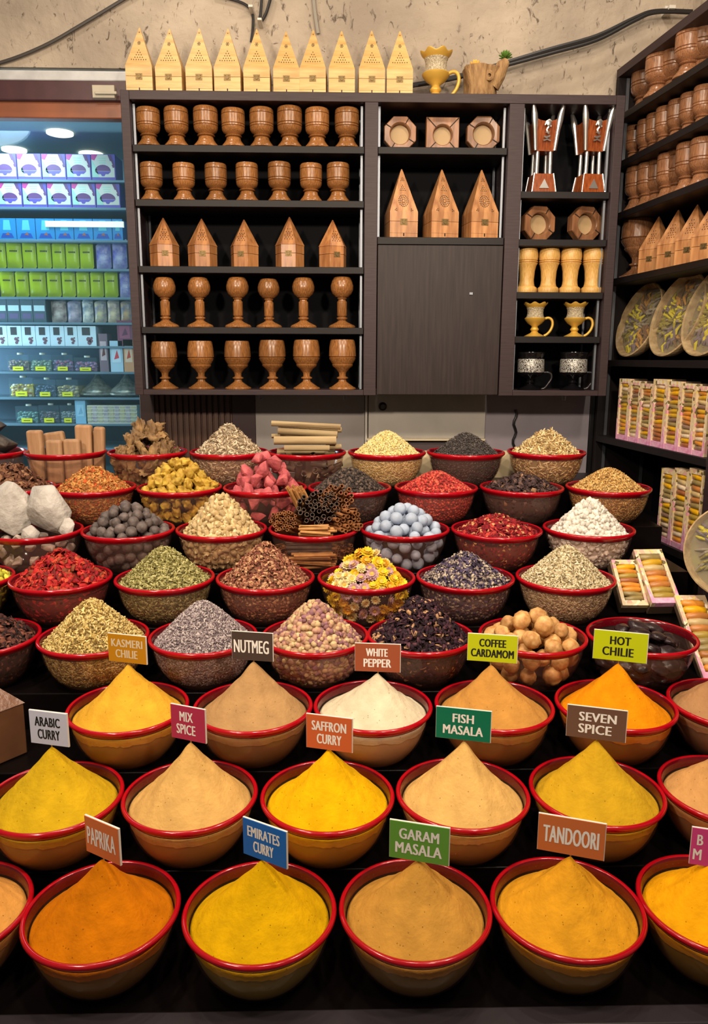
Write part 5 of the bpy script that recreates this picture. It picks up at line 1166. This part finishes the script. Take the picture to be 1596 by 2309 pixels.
lying((1373, 1262), (1431, 1262), (1404, 1365), 2.10, 1.99, 8, 91, 'small floral carton of spice packets leaning beside the pale beige grain bowl', False, .04)
lying((1426, 1239), (1489, 1238), (1470, 1360), 2.12, 1.97, 8, 92, 'pink-edged floral carton leaning between the small one and the side unit', True, .05)
lying((1541, 1342), (1610, 1342), (1586, 1530), 1.98, 1.78, 11, 93, 'pink-edged floral carton leaning beside the bowl of black fruits', True, .024)
pg = at_y(1660, 1245, 1.93)
tray(facing(pg, (-.75, -1.0, .30)), .125, 'large round film-wrapped spice tray at the corner over the leaning cartons', 31)
sb = MB(); zs = ROWZ[4] - BH; q = at_y(1570, 1320, pg.y + .085)
sb.box(q.x - .004, q.x + .006, q.y, q.y + .012, zs, pg.z - .02); sb.box(q.x + .11, q.x + .12, q.y, q.y + .012, zs, pg.z - .02); sb.box(q.x - .004, q.x + .12, q.y - .001, q.y + .013, pg.z - .03, pg.z - .02); sb.box(q.x + .05, q.x + .12, pg.y - .02, q.y + .001, pg.z - .135, pg.z - .125); sb.box(q.x + .05, q.x + .12, q.y, q.y + .012, pg.z - .135, pg.z - .125)
tag(sb.build('tray_stand', M_STEP, bevel=.003), 'black stand behind the large film-wrapped tray at the corner', 'stand')
# ------------------------------------------------------------------ wrapped box at the table edge
p = at_y(14, 1600, 1.60); zb = ROWZ[2] - BH; p.x -= .026; wb = thing('wrapped_box', 'brown cardboard box wrapped in clear film at the table edge, behind the mustard yellow powder', 'box', (p.x - .016, 1.60, zb), math.radians(-38))
hb = at_y(14, 1590, 1.6).z - zb; b_ = MB(); b_.box(-.055, .055, -.055, .055, 0, hb); o = b_.build('carton', mat('brown_card_print', (112, 74, 46), .55, rgb2=(92, 58, 38), vscale=14), wb, bevel=.003)
q = MB(); q.add([(-.057, -.057, hb + .001), (.057, -.057, hb + .001), (.057, .057, hb + .001), (-.057, .057, hb + .001), (-.02, .0, hb + .045), (.018, .01, hb + .05)], [(0, 1, 5, 4), (1, 2, 5), (2, 3, 4, 5), (3, 0, 4), (3, 2, 1, 0)])
q.build('film_top', mat('creased_film', (128, 94, 76), .25, var=.15, vscale=30, bump=.5, bscale=40), wb, 20)
q = MB()
for k in range(4): q.tube([(-.056 + .03 * k, -.0562, .01 + .02 * k), (-.05 + .03 * k, -.0565, hb * .5), (-.04 + .025 * k, -.0562, hb - .004)], .0012, 5)
q.build('film_crease', mat('film_highlight', (150, 110, 84), .2), wb)

# ------------------------------------------------------------------ the shop behind the glass
SY = 3.52
def sx(px, py=600): return at_y(px, py, SY).x
def sz(py, px=140): return at_y(px, py, SY).z
shop_m = mat('shop_wall_blue', (120, 156, 172), .7, var=.1, vscale=3)
w = MB(); w.box(-2.2, -.74, 4.0, 4.06, 0, 2.6); w.box(-.762, -.72, YB + .121, 4.0, 0, 2.6); tag(w.build('wall_shop', shop_m), kind='structure')
w = MB(); w.box(-2.2, -.74, YB + .121, 4.0, 2.44, 2.5); tag(w.build('ceiling', mat('shop_ceiling', (150, 180, 190), .6)), kind='structure')
for px, py, lab in ((32, 338, 'glowing disc standing in for a lamp reflection, nearest the picture edge'), (135, 300, 'glowing disc standing in for a lamp reflection, above the cartons'), (205, 348, 'glowing disc standing in for a lamp reflection, nearest the cabinet')):
    q = at_z(px, py, 2.436); b_ = MB(); b_.lathe([(0, 0), (.045, 0), (.055, .003), (.055, .012), (0, .012)], 24, 0, Matrix.Translation((q.x, min(max(q.y, 3.42), 3.9), 2.428)))
    tag(b_.build('lamp_reflection', mat('reflection_glow', (255, 232, 200), .5, emit=2.2)), lab, 'lamp reflection')  # glowing discs put in for lamp reflections in the window glass
sh = thing('shop_shelving', 'pale blue lit shelving full of packaged goods behind the shop window', 'shelving', (0, SY, 0))
m_gs = mat('shop_shelf_board', (96, 124, 142), .35)
SP = [406, 468, 541, 606, 670, 727, 780, 838, 896, 955, 1010]
for py in SP:
    b_ = MB(); z = sz(py); b_.box(-1.75, -.78, -.012, .26, z - .010, z - .0005); b_.build('shelf', m_gs, sh, bevel=.001)
b_ = MB(); b_.box(-1.75, -.78, .262, .28, .7, sz(400)); b_.build('back_panel', mat('shop_back_blue', (60, 92, 116), .6), sh)
b_ = MB(); b_.box(sx(110), sx(284), -.008, .004, sz(512), sz(499)); b_.build('tube_reflection', mat('tube_reflection_glow', (226, 222, 200), .4, emit=.9), sh)  # glowing bar standing in for a tube lamp's reflection in the glass
def goods(name, px0, px1, row, py_top, build, label, cat, group, dy=.0):
    z0 = sz(SP[row]); x0, x1 = sx(px0), sx(px1); W = x1 - x0; Hh = sz(py_top) - z0
    t = build(name, W, Hh); t.location = ((x0 + x1) / 2, SY + dy, z0); tag(t, label, cat, group); return t
# cartons with a domed dish printed on the front
pc = [mat('carton_violet', (92, 74, 168), .4), mat('carton_cream', (206, 206, 196), .4), mat('carton_plum', (96, 50, 110), .4), mat('carton_magenta', (196, 50, 140), .4), mat('carton_mint', (160, 206, 190), .4)]
def print_carton(name, W, Hh):
    b_ = MB(); b_.box(-W / 2, W / 2, 0, .12, 0, Hh, 0)
    def fl(poly, k, d): b_.prism([(x * W, z * Hh) for x, z in poly], -.0004 * d, .0002, k)
    fl([(-.48, .12), (.46, .12), (.46, .5), (.2, .98), (-.48, .98)], 1, 1); fl([(-.48, .12), (-.2, .12), (-.3, .5), (-.48, .8)], 4, 2)
    ar = [(.33 * math.cos(a * math.pi / 10) - .02, .36 + .24 * math.sin(a * math.pi / 10)) for a in range(11)]
    fl(ar, 2, 2); fl([(-.36, .35), (.32, .35), (.2, .24), (-.24, .24)], 0, 2); fl([(-.12, .24), (.08, .24), (.03, .16), (-.07, .16)], 0, 2)
    fl([(-.48, .8), (-.48, .98), (-.22, .98), (-.36, .76)], 3, 2); fl([(.2, .98), (.33, .98), (.5, .5), (.4, .48)], 2, 2); fl([(.28, .74), (.34, .74), (.40, .60), (.34, .58)], 1, 3)
    for k in range(3): fl([(-.2 + .02 * k, .86 - .09 * k), (.12, .86 - .09 * k), (.12, .83 - .09 * k), (-.2 + .02 * k, .83 - .09 * k)], 4, 2)
    return b_.build(name, pc, None, 30, fix=False)
for r, (xs, top) in enumerate((((-50, 3, 56, 110, 164, 219, 273), 347), ((-46, 9, 63, 118, 172, 226, 280), 413))):
    for i in range(6): goods('printed_carton', xs[i], xs[i + 1] - 1.5, r, top, print_carton, f'violet printed carton on the {("upper", "lower")[r]} carton shelf, {ORD[i]} from the picture edge', 'carton', f'violet cartons on the {("upper", "lower")[r]} shelf')
bl = [mat('carton_blue', (36, 132, 196), .35), mat('carton_aqua', (90, 190, 214), .35), mat('carton_deep_blue', (30, 76, 170), .35), mat('carton_rust', (150, 90, 80), .4)]
def blue_carton(name, W, Hh):
    b_ = MB(); b_.box(-W / 2, W / 2, 0, .1, 0, Hh, 0)
    b_.prism([(-W * .22, Hh * .45), (W * .22, Hh * .45), (W * .16, Hh * .92), (-W * .16, Hh * .92)], -.0005, .0002, 1); b_.prism([(-W * .36, Hh * .08), (W * .36, Hh * .08), (W * .25, Hh * .3), (-W * .25, Hh * .3)], -.0005, .0002, 2); b_.prism([(-W * .1, Hh * .22), (W * .14, Hh * .2), (W * .06, Hh * .36)], -.001, .0002, 3)
    return b_.build(name, bl, None, 30, fix=False)
xs = (-40, 2, 44, 87, 130, 172, 215, 258, 282)
for i in range(8): goods('blue_carton', xs[i], xs[i + 1] - 1.5, 2, 493, blue_carton, f'bright blue carton on the shelf above the lime packets, {ORD[i]} from the picture edge', 'carton', 'bright blue cartons')
m_lm = [mat('lime_packet', (164, 184, 8), .32, var=.1, vscale=20, bump=.3, bscale=18), mat('packet_print', (44, 50, 20), .5)]
def pouch(name, W, Hh):
    b_ = MB(); nx, nz = 8, 10; V = []; 
    for s in (-1, 1):
        for j in range(nz + 1):
            for i in range(nx + 1):
                u, v = i / nx * 2 - 1, j / nz; bulge = (1 - u ** 4) * (1 - (2 * v - 1) ** 4) * W * .2; V.append((u * W * .49, s * bulge, v * Hh + (.006 * (u + .3) if j == nz else 0)))
    k = (nx + 1) * (nz + 1); Fc = []
    for s in (0, 1):
        for j in range(nz):
            for i in range(nx): a = s * k + j * (nx + 1) + i; Fc.append((a, a + 1, a + nx + 2, a + nx + 1))
    b_.add(V, Fc)
    for q in range(5): x = -W * .2 + q * W * .1; b_.box(x, x + W * .07, -W * .2 - .0012, -W * .18, Hh * .60, Hh * .65, 1)
    return b_.build(name, m_lm, None, 60)
xs = (-20, 10, 46, 79, 113, 144, 176, 209)
for i in range(7): goods('lime_packet', xs[i], xs[i + 1] - 1, 3, 541 + (i > 3) * 3, pouch, f'lime green packet on the upper lime shelf, {ORD[i]} from the picture edge', 'packet', 'lime green packets, upper shelf', .03)
xs = (-10, 25, 57, 97, 131, 164, 196, 228, 261)
for i in range(8): goods('lime_packet', xs[i], xs[i + 1] - 1, 4, 609, pouch, f'lime green packet on the lower lime shelf, {ORD[i]} from the picture edge', 'packet', 'lime green packets, lower shelf', .03)
vio = [mat('violet_foil', (84, 76, 176), .3, rgb2=(176, 176, 206), vscale=28, bump=.3), mat('packet_print_dark', (40, 40, 60), .5)]
def foil(name, W, Hh):
    o = pouch(name, W, Hh); o.data.materials.clear(); [o.data.materials.append(m) for m in vio]; return o
goods('violet_packet', 213, 248, 3, 546, foil, 'violet foil packet beside the upper lime packets', 'packet', None, .03)
goods('violet_packet', 250, 284, 3, 540, foil, 'violet and white foil packet touching the cabinet side on the upper lime shelf', 'packet', None, .03)
goods('violet_packet', 263, 290, 4, 610, foil, 'violet foil packet beside the lower lime packets', 'packet', None, .03)
# dark boxes with pale label and assorted packets
dk = [mat('slate_box', (62, 84, 98), .5), mat('pale_blue_label', (176, 206, 216), .5), mat('dull_violet', (88, 80, 120), .5)]
def slate(name, W, Hh):
    b_ = MB(); b_.box(-W / 2, W / 2, 0, .1, 0, Hh); b_.prism([(-W * .42, Hh * .48), (W * .42, Hh * .48), (W * .42, Hh * .72), (-W * .42, Hh * .72)], -.0006, .0002, 1); b_.prism([(-W * .35, Hh * .15), (W * .35, Hh * .15), (W * .35, Hh * .38), (-W * .35, Hh * .38)], -.0005, .0002, 2); return b_.build(name, dk, None, 30, fix=False)
xs = (-22, 8, 38, 67, 97)
for i in range(4): goods('slate_box', xs[i], xs[i + 1] - 1, 5, 674, slate, f'slate blue box with pale label below the lime packets, {ORD[i]} from the picture edge', 'box', 'slate blue boxes')
as_cols = [((96, 70, 84), (206, 196, 190)), ((74, 96, 130), (196, 180, 196)), ((52, 92, 130), (230, 226, 214)), ((104, 104, 150), (206, 196, 150)), ((120, 110, 130), (226, 206, 170)), ((66, 96, 140), (206, 170, 120))]
def assorted(k):
    def f(name, W, Hh):
        o = pouch(name, W, Hh); o.data.materials.clear(); o.data.materials.append(mat(f'assorted_packet_{k}', as_cols[k][0], .35, rgb2=as_cols[k][1], vscale=34)); o.data.materials.append(vio[1]); return o
    return f
for i, (a, b_) in enumerate(((103, 138), (140, 172), (174, 200), (202, 230), (232, 260), (262, 290))): goods('snack_packet', a, b_, 5, 674 + 3 * (i % 2), assorted(i), f'mixed print packet below the lime packets, {ORD[i]} beyond the slate boxes', 'packet', 'mixed print packets', .03)
# white boxes
wh_ = [mat('white_blue_box', (196, 220, 236), .4), mat('dark_picture', (52, 56, 62), .5), mat('brown_flower_print', (110, 76, 92), .5)]
def white_box(name, W, Hh):
    b_ = MB(); b_.box(-W / 2, W / 2, 0, .1, 0, Hh); b_.prism([(-W * .26, Hh * .54), (W * .18, Hh * .54), (W * .18, Hh * .93), (-W * .26, Hh * .93)], -.0006, .0002, 1)
    for cx__, cz__, r in ((.08, .34, .13), (.22, .26, .1), (.12, .16, .12), (.25, .40, .07)): b_.prism([(W * (cx__ + r * math.cos(a)), Hh * cz__ + W * r * math.sin(a)) for a in np.linspace(0, 5.6, 7)], -.0006, .0002, 2)
    return b_.build(name, wh_, None, 30, fix=False)
xs = (-28, 4, 37, 69, 102, 135, 165, 208)
for i in range(7): goods('white_box', xs[i], xs[i + 1] - 1, 6, 735, white_box, f'white box with a dark picture above the clear bins, {ORD[i]} from the picture edge', 'box', 'white picture boxes')
def plain(cols, k):
    def f(name, W, Hh):
        b_ = MB(); b_.box(-W / 2, W / 2, 0, .08, 0, Hh); b_.box(-W * .35, W * .35, -.0006, .0002, Hh * .3, Hh * .8, 1); b_.prism([(-W * .2, Hh * .4), (W * .2, Hh * .45), (W * .05, Hh * .7)], -.0011, .0, 2)
        return b_.build(name, [mat(f'small_box_{k}_{j}', c_, .4) for j, c_ in enumerate(cols)], None, 30, fix=False)
    return f
goods('small_box', 212, 232, 7, 752, plain([(120, 100, 116), (190, 170, 180), (100, 50, 50)], 1), 'narrow mauve box beside the white picture boxes', 'box', None)
goods('small_box', 237, 266, 7, 768, plain([(170, 204, 226), (196, 220, 240), (206, 60, 76)], 2), 'pale blue box with a red spot above the silver tagines', 'box', None)
goods('small_box', 268, 291, 7, 765, plain([(206, 150, 110), (226, 196, 170), (196, 70, 50)], 3), 'orange printed box by the cabinet above the silver tagines', 'box', None)
goods('small_box', 256, 290, 6, 722, plain([(120, 66, 92), (150, 80, 110), (96, 50, 80)], 4), 'plum coloured box by the cabinet, level with the white boxes', 'box', None)
goods('small_box', 222, 250, 7, 826, plain([(196, 110, 80), (214, 140, 100), (170, 60, 60)], 5), 'low orange box behind the silver tagines', 'box', None, .1)
# clear bins of sweets with yellow price tags
M_BIN = clear_mat('clear_bin', (.88, .93, .95), gloss=.06, milk=.10, milk_rgb=(150, 180, 196))
M_TAG = mat('yellow_price_tag', (216, 216, 10), .5)
def sweets(cols, k):
    def f(name, W, Hh):
        t = thing(name, 'x', 'bin'); b_ = MB(); b_.box(-W / 2, W / 2, 0, .16, 0, Hh); b_.build('clear_box', M_BIN, t)
        c_ = MB(); rd = random.Random(k); g_ = MB(); fillh = Hh * .62
        for q in range(120):
            u = (rd.uniform(-.43, .43) * W, .004 + rd.random() * .02, .005 + rd.random() * fillh * .92); r = W * .07; c_.ell(u, (r * 1.2, r * .8, r * .8), rd.randrange(len(cols)), 6, 4)
        c_.box(-W * .46, W * .46, .012, .15, .003, fillh, 0)
        tag(c_.build('sweets', [mat(f'sweet_{k}_{j}', x, .45) for j, x in enumerate(cols)], t, 60, fix=False), kind='stuff')
        l = MB(); l.lathe([(0, 0), (W * .13, 0), (W * .13, .008), (0, .008)], 16, 0, Matrix.Translation((0, .03, Hh))); l.build('lid_knob', mat(f'knob_{k}', (200, 206, 196), .4), t)
        p_ = MB(); p_.box(-W * .24, W * .24, -.004, -.001, Hh * .06, Hh * .30); p_.box(-W * .14, W * .14, -.0046, -.0038, Hh * .16, Hh * .20, 1); p_.build('price_tag', [M_TAG, mat(f'tag_ink_{k}', (90, 90, 20), .5)], t)
        return t
    return f
SW = [[(150, 130, 110), (116, 84, 120), (120, 120, 90)], [(130, 150, 140), (120, 140, 110), (150, 170, 150)], [(120, 90, 140), (170, 80, 120), (150, 150, 160)], [(150, 90, 130), (170, 110, 150), (100, 90, 140)],
      [(206, 180, 40), (226, 210, 180), (176, 130, 40)], [(70, 90, 120), (84, 110, 130), (60, 76, 110)], [(190, 170, 120), (150, 140, 140), (170, 150, 90)],
      [(90, 130, 124), (110, 150, 150), (80, 110, 110)], [(84, 80, 90), (120, 90, 100), (70, 80, 90)], [(130, 140, 150), (170, 170, 160), (90, 110, 130)]]
for i, (row, a, b_, top) in enumerate(((7, -2, 48, 800), (7, 50, 100, 800), (7, 102, 150, 800), (7, 152, 205, 806), (8, -2, 54, 852), (8, 56, 106, 856), (8, 108, 158, 856), (9, 8, 60, 916), (9, 62, 110, 914), (9, 112, 148, 914))):
    goods('sweet_bin', a, b_, row, top, sweets(SW[i], i), f'clear bin of {["mauve", "grey green", "purple", "rosy violet", "yellow and white", "slate blue", "tan", "teal green", "charcoal", "pale grey"][i]} sweets with a yellow price tag', 'bin', 'clear sweet bins')
M_TG = mat('silver_engraved', (216, 216, 206), .35, .7, rgb2=(120, 124, 116), vscale=40)
for px, lab in ((205, 'silver engraved tagine behind the shop window, nearest the sweet bins'), (272, 'silver engraved tagine behind the shop window, nearest the cabinet')):
    q = at_y(px, 888, SY - .02); r = 46 * depth(q) / F; t = thing('silver_tagine', lab, 'tagine', (q.x, SY + .09, sz(SP[8])), 0, 'silver tagines')
    b_ = MB(); b_.lathe([(0, 0), (r * .6, 0), (r * .98, .010), (r, .018), (r * .9, .022), (0, .022)], 32); b_.build('dish', M_TG, t)
    b_ = MB(); b_.lathe([(0, .0225), (r * .88, .0225), (r * .84, .03), (r * .6, .045), (r * .35, .065), (r * .16, .09), (r * .1, .1), (r * .14, .106), (r * .05, .115), (0, .125)], 32); b_.build('lid', M_TG, t)
def crate(name, W, Hh):
    b_ = MB(); b_.box(-W / 2, W / 2, .0, .14, 0, Hh)
    for i in range(9): b_.box(-W / 2 + W * i / 9, -W / 2 + W * (i + .75) / 9, -.003, .001, Hh * .1, Hh * .95, 1 + i % 2)
    for j in range(4): b_.box(-W / 2, W / 2, -.004, .0, Hh * (.18 + .2 * j), Hh * (.22 + .2 * j), 0)
    return b_.build(name, [mat('white_frame', (206, 206, 196), .5), mat('pale_jars', (160, 170, 160), .4, rgb2=(196, 186, 140), vscale=30), mat('mauve_jars', (150, 140, 160), .4, rgb2=(190, 190, 190), vscale=30)], None, 30, fix=False)
goods('jar_case', 176, 292, 9, 914, crate, 'white case of small jars behind the ginger roots', 'case', None)
goods('blue_tub', 148, 172, 9, 902, plain([(130, 180, 214), (150, 196, 226), (120, 170, 206)], 7), 'pale blue tub between the sweet bins and the white jar case', 'tub', None)
# ------------------------------------------------------------------ tidy
for o in list(bpy.data.objects):
    if o.users_collection == () and o.users == 0: bpy.data.objects.remove(o)
